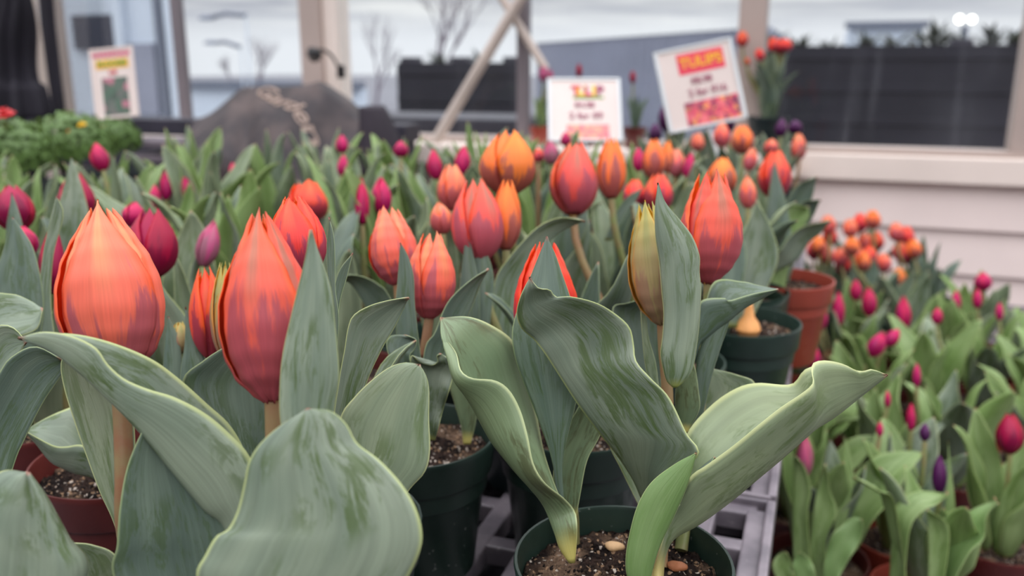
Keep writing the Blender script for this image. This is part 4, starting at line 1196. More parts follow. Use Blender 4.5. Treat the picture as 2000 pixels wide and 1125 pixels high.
def glass_mat():
    k = NT('window_glass')
    o = k.obj()
    sp = k.n('ShaderNodeSeparateXYZ'); k.t.links.new(o, sp.inputs[0])
    st = k.noise(k.comb(k.math('MULTIPLY', sp.outputs[0], 26.0), 0.0, k.math('MULTIPLY', sp.outputs[2], 2.0)), 1.0, 3)
    bl = k.noise(o, 2.2, 3)
    haze = k.math('ADD', k.math('MULTIPLY', k.ss(st, .5, .8), .03), k.math('MULTIPLY', k.ss(bl, .5, .8), .03))
    haze = k.math('ADD', haze, .012)
    tr = k.n('ShaderNodeBsdfTransparent'); tr.inputs[0].default_value = (.95, .97, .97, 1)
    gl = k.n('ShaderNodeBsdfGlossy'); gl.inputs['Roughness'].default_value = .03
    fr = k.n('ShaderNodeFresnel'); fr.inputs[0].default_value = 1.45
    df = k.n('ShaderNodeBsdfDiffuse'); df.inputs[0].default_value = srgb(212, 214, 222)
    tl = k.n('ShaderNodeBsdfTranslucent'); tl.inputs[0].default_value = srgb(212, 214, 222)
    hz = k.mixsh(.5, df.outputs[0], tl.outputs[0])
    return k.done(k.mixsh(haze, k.mixsh(k.math('MULTIPLY', fr.outputs[0], .5), tr.outputs[0], gl.outputs[0]), hz))
GLASS = glass_mat()
for i, (u0, u1) in enumerate(((-30, 100), (119, 349), (363, 601), (664, 1011), (1031, 1436), (1487, 1988))):
    struct(MB().box(WX(u0), WX(u1), WY + .012, WY + .016, .118, ZT).build('window_%d' % (i + 1), GLASS, None, None, False))
# crossing braces of the greenhouse frame
def wp(u, v, y=WY - .06): return on_y(u, v, y)
struct(MB().tube([wp(1040, -42), wp(840, 294, WY - .09)], .0165, 14).build('trim_12', POLE))
struct(MB().tube([wp(940, -70, WY - .03), wp(1066, 136, WY - .03)], .0125, 14).build('trim_13', POLE))

# ------------------------------------------------------------------ things on the sill and the back bench
def sill_plant(u, vb, vrim, potm, lab, blooms, scale, nl, llen, mats, y=WY - .09, hs=1.0):
    p = on_y(u, vb, y); p.z = ZS1
    root = new_pot(p.x, p.y, p.z, lab, potm, scale=scale)
    for i, (k, uu, vt, vbm, w, ln) in enumerate(blooms):
        d = proj(on_y(uu, vbm, y))[2]
        b = on_y(uu - ln / 2, vbm, y + .01 * (i % 3 - 1)); t = on_y(uu + ln / 2, vt, y + .01 * (i % 3 - 1))
        add_flower(root, k, b, t, w / 2 * d / F, i * .9, seed=i, far=True)
        add_stem(root, Vector((p.x + .008 * (i % 3 - 1) * scale, p.y, p.z + SOIL_Z * scale - .004)), b, (t - b).normalized(), .003, STEM_G, n=8)
    for k in range(nl):
        az = 2 * PI * k / nl + rs.uniform(-.4, .4) + .3
        add_leaf(root, rs.choice((0, 1, 2, 3)), llen * rs.uniform(.8, 1.15), az, (.006 * math.cos(az), .006 * math.sin(az), SOIL_Z * scale - .006), rs.choice(mats), 0.0, rs.uniform(.8, 1.1))
    return root
pbig = on_y(1496, 282, WY - .12)
sill_plant(1497, 284, 205, POT_K, 'big dark pot of orange-red tulips on the window sill behind the tilted sign',
           [('R', 1450, 60, 92, 24, 0), ('R', 1512, 72, 102, 24, -6), ('OO', 1532, 74, 102, 30, 4), ('R', 1484, 94, 120, 18, -8), ('R', 1458, 112, 130, 14, 0), ('R', 1524, 78, 106, 22, 0)], 1.0, 18, .17, [LEAF_D, LEAF], y=WY - .066)
sill_plant(1055, 252, 205, POT_T, 'small terracotta sill pot with pinkish buds left of the smaller price sign',
           [('K', 1062, 128, 160, 20, 0), ('K', 1074, 136, 160, 14, 4)], .58, 8, .10, [LEAF_Y, LEAF_D], y=WY - .06)
sill_plant(1240, 252, 208, POT_R, 'small brown-red sill pot with one red bud between the two price signs',
           [('C', 1236, 138, 164, 12, 0)], .62, 6, .10, [LEAF_D, LEAF_D], y=WY - .06)
sill_plant(1138, 252, 205, POT_R, 'small sill pot with a red bud, hidden behind the smaller price sign',
           [('C', 1131, 124, 152, 12, 0)], .62, 4, .11, [LEAF_D], y=WY - .06)

FONT = None
def text_mesh(s, size, shear=0.0, bold=0.0, depth=.0004):
    cu = bpy.data.curves.new('lettering', 'FONT')
    cu.body = s; cu.size = size; cu.shear = shear; cu.offset = bold; cu.extrude = depth
    cu.align_x = 'CENTER'; cu.align_y = 'CENTER'
    o = bpy.data.objects.new('tmp', cu)
    COL.objects.link(o)
    bpy.context.view_layer.update()
    me = bpy.data.meshes.new_from_object(o.evaluated_get(bpy.context.evaluated_depsgraph_get()))
    bpy.data.objects.remove(o)
    me.name = 'lettering'
    return me

def picture_mat(name, cols, scale):
    k = NT(name)
    o = k.obj()
    v = k.n('ShaderNodeTexVoronoi'); v.inputs['Scale'].default_value = scale; k.t.links.new(o, v.inputs['Vector'])
    sp = k.n('ShaderNodeSeparateXYZ'); k.t.links.new(v.outputs['Color'], sp.inputs[0])
    col = cols[0]
    for i, c in enumerate(cols[1:]):
        a = (i + 1) / len(cols)
        col = k.mix(k.ss(sp.outputs[0], a - .04, a + .04), col, c)
    return k.done(k.bsdf(col, .4, .4))
PIC_T = picture_mat('printed_tulip_field', [srgb(200, 64, 96), srgb(226, 96, 100), srgb(150, 56, 86), srgb(232, 150, 90), srgb(120, 50, 80), srgb(230, 110, 120)], 130)
PIC_P = picture_mat('printed_pale_tulips', [srgb(232, 130, 130), srgb(236, 150, 130), srgb(224, 110, 128), srgb(236, 170, 140)], 150)
PIC_G = picture_mat('printed_garden_bed', [srgb(84, 96, 88), srgb(76, 100, 84), srgb(104, 104, 100), srgb(70, 84, 74), srgb(170, 110, 124)], 60)
INK = {n: plain('ink_' + n, c, .5, .3, .03) for n, c in dict(pink=srgb(214, 60, 110), yellow=srgb(232, 190, 40), red=srgb(206, 60, 70), plum=srgb(160, 90, 110), banner=srgb(222, 66, 88), gold=srgb(238, 176, 48), green=srgb(120, 150, 60), amber=srgb(236, 180, 80)).items()}

def sign(name, corners, label, items, frame_mat=CLEARP, stake=None):
    """corners TL, TR, BR, BL as world points; items placed on the card in (x, y) shares of its width and height"""
    TL, TR, BR, BL = corners
    o_ = (TL + TR + BR + BL) / 4
    ex = ((TR - TL) + (BR - BL)).normalized(); W = ((TR - TL).length + (BR - BL).length) / 2
    ey = ((TL - BL) + (TR - BR)); ey = (ey - ex * ey.dot(ex)).normalized(); H = ((TL - BL).length + (TR - BR).length) / 2
    ez = ex.cross(ey)
    root = empty(name, o_, label, 'sign')
    root.matrix_world = Matrix.Translation(o_) @ Matrix((ex, ey, ez)).transposed().to_4x4()
    def put(n, me_or_mb, mat, x=0, y=0, z=0):
        if isinstance(me_or_mb, MB): ob = me_or_mb.build(n, mat, root, None, False)
        else: ob = link(n, me_or_mb, root, None, [mat])
        ob.location = (x * W, y * H, z); return ob
    put('card', MB().box(-W / 2, W / 2, -H / 2, H / 2, -.0008, .0008), WHITEP)
    fr = MB()
    for sx in (-1, 1): fr.box(sx * W / 2 - .003, sx * W / 2 + .003, -H / 2 - .003, H / 2 + .003, -.003, .003)
    fr.box(-W / 2, W / 2, H / 2 - .001, H / 2 + .003, -.003, .003); fr.box(-W / 2, W / 2, -H / 2 - .003, -H / 2 + .001, -.003, .003)
    put('holder', fr, frame_mat)
    for it in items:
        if it[0] == 'box':
            _, n, x, y, w, h, mat = it
            put(n, MB().box(-w * W / 2, w * W / 2, -h * H / 2, h * H / 2, .0008, .0014), mat, x, y)
        else:
            _, s, x, y, size, mat, bold = it
            put('lettering', text_mesh(s, size * H, 0, bold), mat, x, y, .0020)
    if stake:
        st = MB().tube([Vector((0, -H / 2 + .01, -.006)), Vector((stake[0], -H / 2 - stake[1], -.006))], .003, 8)
        put('stake', st, frame_mat)
    return root
ds = 1.60
s1 = [P(1080, 160, ds + .02), P(1222, 154, ds + .02), P(1198, 276, ds - .02), P(1066, 270, ds - .02)]
wl = 'TULIP'
it = [('box', 'printed_stripe', .06, .195, .44, .035, INK['green']), ('box', 'printed_picture', .04, -.37, .60, .24, PIC_P)]
for i, (ch, ink) in enumerate(zip(wl, ('red', 'yellow', 'pink', 'yellow', 'plum'))):
    it.append(('txt', ch, -.115 + i * .085, .30, .22, INK[ink], .0014))
it += [('txt', '$4.98', .0, .07, .13, INK['plum'], .0003), ('txt', '2 for $9', .02, -.11, .15, INK['plum'], .0003)]
sign('price_sign', s1, 'smaller white price sign leaning back with rainbow heading, below the sill pots', it, stake=(.0, .09))
ds = 1.50
s2 = [P(1274, 112, ds), P(1424, 72, ds), P(1456, 232, ds), P(1316, 252, ds)]
it = [('box', 'printed_banner', .07, .30, .62, .26, INK['banner']), ('txt', 'TULIPS', .07, .30, .18, INK['gold'], .0006),
      ('txt', '$8.98', .03, .07, .12, INK['plum'], .0003), ('txt', '2 for $16', .08, -.08, .13, INK['plum'], .0003), ('box', 'printed_picture', .10, -.335, .72, .30, PIC_T)]
sign('price_sign', s2, 'larger white price sign tilted to one side with red banner over a tulip photo', it, stake=(.01, .09))
ds = 1.75
s3 = [P(184, 100, ds), P(264, 92, ds), P(260, 224, ds), P(184, 232, ds)]
it = [('txt', 'RANUNCULUS', .0, .42, .085, INK['pink'], .0004), ('box', 'printed_banner', .0, .285, .82, .14, INK['amber']), ('txt', 'BLOOMS', .0, .285, .11, INK['green'], .0006),
      ('txt', '4.98', .0, .155, .07, INK['red'], .0004), ('box', 'printed_picture', .02, -.20, .64, .56, PIC_G)]
sign('garden_sign', s3, 'narrow white plant sign with amber band and garden photo over bedding plants', it, WHITEP, stake=(.004, .06))

# bedding plants in bloom, far left
def bushy(u, v, d, r, label, blooms, seed):
    c = P(u, v, d); rr = random.Random(seed)
    c.z = .185
    root = new_pot(c.x, c.y, 0, label, POT_K, cat='potted bedding plant', name='bedding_plant', scale=1.3)
    vs, fs = [], []
    for i in range(700):
        a, ph = rr.uniform(0, 6.28), math.acos(rr.uniform(-.45, 1))
        q = rr.uniform(.55, 1) ** .6 * r
        p = Vector((q * math.sin(ph) * math.cos(a), q * math.sin(ph) * math.sin(a), q * math.cos(ph) * .8)) + c
        n = (p - c).normalized(); t = n.cross(Vector((rr.uniform(-1, 1), rr.uniform(-1, 1), rr.uniform(-1, 1)))).normalized(); s = n.cross(t)
        l, w = rr.uniform(.010, .018), rr.uniform(.004, .007)
        b = len(vs)
        vs += [p - root.location, p + t * l * .5 + s * w + n * .003 - root.location, p + t * l + n * -.002 - root.location, p + t * l * .5 - s * w + n * .003 - root.location]
        fs.append((b, b + 1, b + 2, b + 3))
    me = mesh_of('foliage', vs, fs, True)
    link('foliage', me, root, None, [FOL])
    for (uu, vv, w, mat) in blooms:
        p = P(uu, vv, d - r * .6); R = w / 2 * d / F
        grids = []
        for ring, (n_, rf, lift) in enumerate(((9, 1.0, .15), (7, .72, .45), (5, .42, .75))):
            for k in range(n_):
                a = 2 * PI * k / n_ + ring * .4; g = []
                for i in range(5):
                    t = i / 4; row = []
                    for j in range(5):
                        s = j / 2 - 1; ww = .42 * math.sin(PI * min(.98, .15 + t * .75)) * rf
                        rad = t * rf; h = lift * t - .25 * t * t
                        row.append(Vector((math.cos(a) * rad - math.sin(a) * s * ww, math.sin(a) * rad + math.cos(a) * s * ww, h)))
                    g.append(row)
                grids.append(g)
        me = join_grids('bloom', grids, .03)
        H, rot = flower_frame(p, p + Vector((0, -.3, .95)).normalized() * .01, 0)
        link_shared('bloom', me, root, Matrix.Translation(p - root.location) @ rot @ Matrix.Scale(R, 4), [mat, mat])
        add_stem(root, c - Vector((0, 0, .03)), p, Vector((0, 0, 1)), .0015, STEM_G, n=6)
    return root
FOL = leaf_mat('foliage_dark_green', srgb(48, 70, 38), srgb(74, 98, 58), srgb(60, 84, 40), srgb(110, 140, 80), srgb(90, 120, 60), .2)
FLR, FLY, FLO = plain('bloom_red', srgb(200, 30, 34), .45, .3, .1), plain('bloom_yellow', srgb(236, 190, 30), .45, .3, .1), plain('bloom_orange', srgb(244, 140, 40), .45, .3, .1)
bushy(20, 285, 1.45, .072, 'bushy green bedding plant with one red flower at the left frame edge', [(8, 222, 40, FLR)], 3)
bushy(140, 292, 1.6, .080, 'bushy bedding plant with one yellow and one small orange flower below the plant sign', [(160, 243, 18, FLY), (136, 258, 16, FLO)], 4)
bushy(226, 292, 1.78, .052, 'small bedding plant with amber flowers right at the foot of the plant sign', [(198, 245, 22, FLO), (218, 249, 20, FLO)], 5)

# dark slatted bench with planks, left
y_b = 2.26
wbx = lambda u: on_y(u, 250, y_b).x
zt, zb = on_y(300, 231, y_b).z, on_y(300, 262, y_b).z
db = empty('garden_bench', (on_y(300, 250, y_b).x, y_b, -.80), 'dark stained wooden stand with a thick top rail under the left windows', 'stand')
bx0, bx1 = wbx(20), wbx(800)
MB().box(bx0, bx1, y_b - .03, y_b + .07, zb, zt).build('top_rail', DKWOOD, db, None, False, .004, off=db.location)
for i in range(4):
    MB().box(bx0 + .02, bx1 - .02, y_b - .025, y_b - .001, zb - .11 - i * .14, zb - .02 - i * .14).build('slat', DKWOOD if i != 1 else DKWOOD, db, None, False, .004, off=db.location)
for x in (bx0 + .04, (bx0 + bx1) / 2, bx1 - .04):
    MB().box(x - .03, x + .03, y_b + .0, y_b + .06, -.80, zb).build('leg', DKWOOD, db, None, False, .004, off=db.location)
for i in range(3):
    y2 = 1.86
    a, b = on_y(238, 268 + i * 30, y2), on_y(392, 292 + i * 30, y2)
    o = MB().box(a.x, b.x, y2, y2 + .12, b.z, a.z - .006).build('plank', DKWOOD2, None, None, False, .003)
    tag(o, ('topmost', 'middle', 'lowest')[i] + ' weathered grey plank of three stacked below the dark rail, left of the covered heap', 'plank', 'stacked weathered planks')

# dark cover draped over a heap, with lettering
def cover_obj():
    yc = 2.02
    prof = [(318, 320), (345, 292), (372, 262), (398, 235), (432, 205), (470, 171), (500, 168), (560, 168), (612, 168), (640, 184), (668, 210), (695, 234), (715, 243), (735, 252)]
    xs = [on_y(u, v, yc) for u, v in prof]
    tab = [(p.x, p.z) for p in xs]
    x0, x1 = tab[0][0], tab[-1][0]
    base = on_y(500, 400, yc).z
    D0 = .20
    def h(x, y):
        r = tab[0][1]
        for (a, va), (b, vb) in zip(tab, tab[1:]):
            if a <= x <= b:
                k = (x - a) / (b - a); r = va + (vb - va) * k
        if x > tab[-1][0]: r = tab[-1][1]
        q = (y - yc) / D0            # -1 front .. +1 back, ridge at 0
        fall = abs(q) ** 1.25 * .155 if q < 0 else q * q * .12
        fold = .028 * mnoise.noise(Vector((x * 7 + y * 5, y * 4, 2))) + .014 * mnoise.noise(Vector((x * 19, y * 11, 5)))
        w_ = x1 - x0; qq = max(0, -q)
        sag = .060 * math.exp(-((x - x0 - w_ * (.46 + .16 * qq)) / .035) ** 2) * qq ** .8 + .075 * math.exp(-((x - x0 - w_ * .84) / .07) ** 2) * qq ** .7 - .022 * math.exp(-((x - x0 - w_ * .30) / .045) ** 2) * qq + .03 * math.exp(-((x - x0 - w_ * .66) / .03) ** 2) * qq
        fold *= min(1, abs(q) * 4 + .15)
        return r - fall + fold - sag
    nx, ny = 90, 44
    grid = []
    for j in range(ny):
        y = yc - D0 + (2 * D0) * j / (ny - 1)
        grid.append([Vector((x0 + (x1 - x0) * i / (nx - 1), y, max(base, h(x0 + (x1 - x0) * i / (nx - 1), y)))) for i in range(nx)])
    # skirt hanging at the front
    sk = []
    for s in range(10, 0, -1):
        row = []
        for i in range(nx):
            p = grid[0][i]
            row.append(Vector((p.x, p.y - .018 * math.sin(i * .33 + math.sin(i * .11) * 2) * s / 10 - .012 * s / 10, p.z - (p.z - (base - .25)) * s / 10)))
        sk.append(row)
    grid = sk + grid
    root = empty('covered_heap', (sum(t[0] for t in tab) / len(tab), yc, base - .25), 'dark brown-black tarpaulin draped over a heap, pale lettering on its ridge', 'cover')
    me = sheet('cover', [[p - root.location for p in r] for r in grid], .003)
    link('cover', me, root, None, [COVER])
    # lettering laid on the slope
    tm = text_mesh('Garden', .055, .35, .0006, .0001)
    a, b = on_y(505, 176, yc - .02), on_y(612, 214, yc - .10)
    L = Vector((b.x - a.x, b.y - a.y))
    ex = L.normalized(); ey = Vector((-ex.y, ex.x))
    wid = max(v.co.x for v in tm.vertices) - min(v.co.x for v in tm.vertices)
    sc = L.length / wid
    cx, cy = (a.x + b.x) / 2, (a.y + b.y) / 2
    for v in tm.vertices:
        x, y = cx + ex.x * v.co.x * sc + ey.x * v.co.y * sc * .72, cy + ex.y * v.co.x * sc + ey.y * v.co.y * sc * .72
        v.co = Vector((x, y, h(x, y) + .004)) - root.location
    link('lettering', tm, root, None, [LETTER])
    # loose fold standing up at the right end
    g = []
    for i in range(16):
        t = i / 15; row = []
        for j in range(13):
            s = j / 6 - 1
            p = on_y(722 + s * (10 + 46 * t ** .9) + 6 * t, 207 + 128 * t, yc - .10)
            row.append(p + Vector((0, -.05 * (1 - s * s) - .02 * t * math.sin(s * 5) + .05 * s * s, .0)) - root.location)
        g.append(row)
    link('fold', sheet('fold', g, .003), root, None, [COVER2])
k = NT('cover_tarpaulin')
o = k.obj(); n = k.noise(o, 9, 4); n3 = k.noise(o, 3, 2)
col = k.mix(k.ss(n, .42, .66), srgb(46, 40, 43), srgb(82, 70, 68))
COVER = k.done(k.bsdf(k.mix(k.ss(n3, .45, .65), col, srgb(56, 48, 52)), .6, .35, k.bump(k.noise(o, 30, 3), .3, .004)))
COVER2 = plain('cover_tarpaulin_dark', srgb(50, 44, 52), .65, .3, .2, 10, .2)
LETTER = plain('cover_lettering', srgb(204, 182, 168), .6, .3, .05)
cover_obj()

# folded black parasol at far left with pale pole leaning by it
yp = 1.95
g = []
for i in range(40):
    t = i / 39
    c = on_y(36 - 14 * (1 - t) + 4 * math.sin(t * 7), -110 + 340 * t, yp)
    r = .010 + .052 * t ** .6 * (1 - .12 * math.sin(t * 11)) + (.012 if t > .8 else 0)
    row = []
    for j in range(61):
        a = 2 * PI * j / 60
        rr = r * (1 + .20 * math.sin(a * 8 + t * 2) + .07 * math.sin(a * 3 + t * 9))
        row.append(c + Vector((rr * math.cos(a), rr * math.sin(a), 0)))
    g.append(row)
pz = on_y(36, 230, yp)
pr_ = empty('folded_parasol', (pz.x, pz.y, -.80), 'black fabric parasol folded shut, standing at the left frame edge', 'parasol')
link('canopy', sheet('canopy', [[p - pr_.location for p in r] for r in g], .002), pr_, None, [BLACKF])
MB().tube([Vector((0, 0, .02)), Vector((0, 0, pz.z + .80 + .04))], .016, 12).build('pole', BLACKP, pr_)
MB().lathe([(0, 0), (.17, 0), (.17, .02), (.06, .04), (.022, .05), (.022, .12), (0, .12)], 32).build('base', BLACKP, pr_)
a, b = on_y(55, -60, 2.2), on_y(98, 250, 2.2)
b2 = b + (b - a) * ((-.80 - b.z) / (b.z - a.z))
o = MB().tube([b2, a], .0125, 12).build('pole', POLE, None, b2, off=b2)
o.name = 'leaning_pole'; tag(o, 'pale metal pole leaning just right of the folded black parasol', 'pole')
a, b = on_y(86, -60, 2.41), on_y(110, 232, 2.41)
g = []
for i in range(14):
    t = i / 13; c = a.lerp(b, t); row = []
    for j in range(25):
        an = 2 * PI * j / 24
        rr = (.022 + .010 * t) * (1 + .16 * math.sin(an * 5 + t * 4))
        row.append(c + Vector((rr * math.cos(an), rr * math.sin(an) * .7, 0)))
    g.append(row)
q = empty('folded_parasol', (b.x, b.y, -.80), 'second slimmer black folded parasol behind the pale leaning pole', 'parasol')
link('canopy', sheet('canopy', [[p - q.location for p in r] for r in g], .002), q, None, [BLACKF])
MB().tube([Vector((0, 0, .0)), b - q.location + Vector((0, 0, .03))], .012, 12).build('pole', BLACKP, q)

# black gooseneck lamp on the post
lp_ = on_y(613, 106, WY - .17)
gl = empty('gooseneck_lamp', on_y(662, 150, WY - .02), 'black gooseneck lamp with round head on the taupe post above the covered heap', 'lamp')
e_ = on_y(664, 140, WY - .035)
MB().tube([q - gl.location for q in resample([e_, on_y(650, 112, WY - .10), on_y(632, 98, WY - .15), lp_ + Vector((0, 0, .012))], 16)], .0045, 10).build('neck', BLACKP, gl)
hd = MB().lathe([(0, .03), (.012, .028), (.018, .012), (.021, -.01), (.019, -.012), (0, -.006)], 28)
o = hd.build('lamp_head', BLACKP, gl, lp_ - gl.location); o.rotation_euler = (math.radians(70), 0, math.radians(15))
MB().box(-.012, .012, -.006, .006, -.02, .02).build('mount', BLACKP, gl, e_ - gl.location + Vector((0, .006, 0)), False, .002)

# ------------------------------------------------------------------ outside
def outp(u, v, y): return on_y(u, v, y)
FENCE = plain('woven_screen_fence', srgb(30, 29, 38), .8, .25, .25, 3, .2)
def fence(u0, u1, v0, y, name, label):
    a, b = outp(u0, v0 + 60, y), outp(u1, v0 + 60, y)
    x0, x1, zt = a.x, b.x, (outp(u0, v0, y).z + outp(u1, v0, y).z) / 2
    root = empty(name, ((x0 + x1) / 2, y, -.80), label, 'fence')
    MB().box(x0, x1, y - .02, y + .02, -.80, zt).build('screen', FENCE, root, None, False, 0, off=root.location)
    nb = 7
    for i in range(nb):
        z0 = -.6 + (zt + .55) * i / (nb - 1)
        MB().box(x0, x1, y - .030, y - .021, z0 - .02, z0 + .02).build('rail', FENCE, root, None, False, .004, off=root.location)
    for x in (x0 + .05, (x0 + x1) / 2, x1 - .05):
        MB().box(x - .05, x + .05, y + .021, y + .11, -.80, zt + .03).build('post', DKWOOD, root, None, False, .004, off=root.location)
    return zt
fence(780, 1013, 122, 4.6, 'screen_fence', 'dark screen fence outside the middle window, left of the slanting pole')
fence(1500, 2300, 88, 4.9, 'screen_fence', 'long dark screen fence filling the right window outside')
a, b = outp(640, 262, 3.2), outp(1034, 245, 3.2)
tag(MB().box(a.x, b.x, 3.1, 3.5, -.80, on_y(800, 226, 3.2).z).build('planter_box', DKWOOD, None, None, False, .01), 'low dark timber planter outside below the middle window', 'planter')
def corr(name, u0, u1, v0, v1, y, mat=None, label='', ridge=.12, depth=5):
    a, b = outp(u0, 130, y), outp(u1, 130, y)
    a.z, b.z = outp(u0, v0, y).z, outp(u1, v1, y).z
    mb = MB(); n = 120
    root = empty(name, ((a.x + b.x) / 2, y, -.80), label, 'building')
    top = [(a.x + (b.x - a.x) * i / n, a.z + (b.z - a.z) * i / n) for i in range(n + 1)]
    for i in range(n):
        yy0, yy1 = y + ridge * .4 * (i % 4 in (1, 2)), y + ridge * .4 * ((i + 1) % 4 in (1, 2))
        (x0, z0), (x1, z1) = top[i], top[i + 1]
        mb.quad((x0, yy0, -.8), (x1, yy1, -.8), (x1, yy1, z1), (x0, yy0, z0))
    mb.quad((a.x, y, a.z), (b.x, y, b.z), (b.x, y + depth, b.z), (a.x, y + depth, a.z)); mb.quad((b.x, y, -.8), (b.x, y + depth, -.8), (b.x, y + depth, b.z), (b.x, y, b.z))
    mb.quad((a.x, y, -.8), (a.x, y, a.z), (a.x, y + depth, a.z), (a.x, y + depth, -.8))
    mb.build('wall_sheet', mat, root, None, False, off=root.location)
    MB().box(min(a.x, b.x) - .1, max(a.x, b.x) + .1, y - .12, y + .05, min(a.z, b.z) - .02, min(a.z, b.z) + .12).build('eaves', MULL2, root, None, False, off=root.location) if abs(a.z - b.z) < .15 else None
    return root
MULL2 = plain('eaves_grey', srgb(110, 116, 130), .6, .3, .05)
BLUEM = plain('sheet_metal_blue_grey', srgb(146, 150, 166), .55, .35, .10, 1.2)
PALEB = plain('pale_render_wall', srgb(208, 218, 230), .7, .3, .05, 1.5)
DKWIN = plain('dark_window_pane', srgb(44, 48, 64), .5, .3, .1, 2)
corr('shed_building', 1048, 1500, 84, 52, 13.0, BLUEM, 'blue-grey corrugated metal building outside behind the price signs')
corr('flat_roof_building', 1652, 1796, 52, 52, 22.0, PALEB, 'small pale flat-roofed building far beyond the right fence', .02)
pb = corr('pale_building', 60, 352, -120, -120, 9.0, depth=.05, mat=PALEB, label='pale blue-grey building outside the left window with a dark window', ridge=.0)
a, b = outp(140, 30, 8.95), outp(228, 96, 8.95)
MB().box(a.x, b.x, 8.93, 9.0, b.z, a.z).build('window', DKWIN, pb, None, False, off=pb.location)
for (u0, u1, mt) in ((228, 244, PALEB), (308, 320, MULL2), (328, 340, PALEB)):
    a, b = outp(u0, 100, 8.9), outp(u1, 100, 8.9)
    MB().box(a.x, b.x, 8.88, 8.99, -.8, 3).build('pilaster', mt, pb, None, False, off=pb.location)
a, b = outp(246, 85, 8.9), outp(308, 225, 8.9)
MB().box(a.x, b.x, 8.93, 9.0, b.z, a.z).build('door', BLUEM, pb, None, False, off=pb.location)
low = corr('low_wall_building', 352, 700, 168, 172, 15.0, PALEB, 'low pale shed outside behind the covered heap', .02, .3)

BARK = plain('bark_grey', srgb(112, 102, 112), .9, .2, .15, 6)
def tree(u, vb, vt, y, label, seed, spread=.45, lv=5):
    rr = random.Random(seed)
    base = outp(u, vb, y); top = outp(u, vt, y)
    H = top.z + .8
    root = empty('bare_tree', (base.x, y, -.80), label, 'tree')
    mb = MB()
    def grow(p, dirv, ln, r, lev):
        n = 4; pts = [p]
        for i in range(n):
            dirv = (dirv + Vector((rr.uniform(-.12, .12), rr.uniform(-.12, .12), rr.uniform(-.02, .10)))).normalized()
            pts.append(pts[-1] + dirv * ln / n)
        mb.tube(pts, [r * (1 - .4 * i / n) for i in range(n + 1)], 6 if lev < 2 else 4, cap=False)
        if lev >= lv: return
        for k in range(3 if lev < 3 else 2):
            q = pts[-1] if k == 0 else pts[rr.randint(2, n)]
            a = rr.uniform(0, 6.28); sp = spread * rr.uniform(.6, 1.3)
            nd = (dirv + Vector((math.cos(a) * sp, math.sin(a) * sp, rr.uniform(0, .25)))).normalized()
            grow(q, nd, ln * rr.uniform(.62, .8), r * .58, lev + 1)
    grow(Vector((0, 0, 0)), Vector((0, 0, 1)), H * .34, H * .020, 0)
    mb.build('branches', BARK, root)
tree(870, 200, -60, 16.0, 'large bare tree outside the middle window', 4, .5)
tree(735, 200, 20, 20.0, 'bare tree outside left of the large one, beside the taupe post', 5, .4)
tree(505, 170, 52, 20.0, 'bare tree outside above the covered heap', 8, .5)
tree(455, 170, 95, 24.0, 'smallest bare tree outside, far left above the covered heap', 9, .5, 4)
CONF = leaf_mat('conifer_dark', srgb(44, 50, 56), srgb(58, 64, 66), srgb(50, 58, 54), srgb(60, 66, 64), srgb(50, 54, 54), .2, .05)
def conifer(u, vt, y, label, seed, col=None):
    rr = random.Random(seed); top = outp(u, vt, y)
    H = top.z + .8
    root = empty('conifer', (top.x, y, -.80), label, 'tree', 'young conifers behind the right fence')
    vs, fs = [], []
    for i in range(260):
        t = rr.uniform(.25, 1) ** .8; z = H * t
        r = (H * .10 * (1 - t) + .03) * rr.uniform(.3, 1.0); a = rr.uniform(0, 6.28)
        p = Vector((r * math.cos(a), r * math.sin(a), z)); o_ = Vector((math.cos(a), math.sin(a), rr.uniform(.2, 1.1))).normalized()
        s = o_.cross(Vector((0, 0, 1))).normalized() * rr.uniform(.015, .03); l = rr.uniform(.07, .14)
        b = len(vs); vs += [p - s, p + s, p + o_ * l]; fs.append((b, b + 1, b + 2))
    link('foliage', mesh_of('foliage', vs, fs), root, None, [CONF])
    MB().tube([Vector((0, 0, 0)), Vector((0, 0, H * .95))], [.03, .006], 6).build('trunk', BARK, root)
for i, (u, v) in enumerate(((1505, 66), (1562, 74), (1622, 74), (1688, 66), (1748, 66), (1795, 60), (1834, 46), (1880, 62), (1936, 50), (1985, 60), (860, 110), (940, 106))):
    conifer(u, v + (14 if u > 1000 else 6), 5.6 + .45 * (i % 3), 'young dark conifer whose tip tops the dark screen fence outside the windows', i)
# lamps added outside to stand for fixtures reflected in the glass
def reflected_arm(u0, v0, u1, v1, y, label):
    a, b = outp(u0, v0, y), outp(u1, v1, y)
    root = empty('reflected_fixture', (b.x, y, -.80), label, 'lamp')
    MB().tube([Vector((0, 0, 0)), b - root.location - Vector((0, 0, .1)), b - root.location], .012, 8).build('pole', PALEB, root)
    MB().tube([q - root.location for q in (b, b.lerp(a, .5) + Vector((0, 0, .05)), a)], .035, 8).build('arm', MULL2, root)
    MB().lathe([(0, .05), (.10, .03), (.13, -.02), (0, -.03)], 14).build('lamp_head', MULL2, root, a - root.location)
reflected_arm(404, 36, 480, 30, 11.5, 'upper grey bar outside, standing for a fixture reflected in the second left window')
reflected_arm(412, 84, 470, 92, 13.0, 'lower grey bar outside, standing for a fixture reflected in the second left window')
yl = 14.0  # twin lights mirrored in the pane, built as added glowing lamps on a mast
fl = empty('reflected_lights', (outp(1884, 60, yl).x, yl, -.80), 'twin glowing lamps on an added mast, standing for lights reflected in the right window', 'lamp')
MB().tube([Vector((0, 0, 0)), Vector((0, 0, outp(1884, 50, yl).z + .8))], .05, 8).build('mast', MULL2, fl)
k = NT('reflected_lamp_glow'); em = k.n('ShaderNodeEmission'); em.inputs[0].default_value = (1, .98, .86, 1); em.inputs[1].default_value = 4
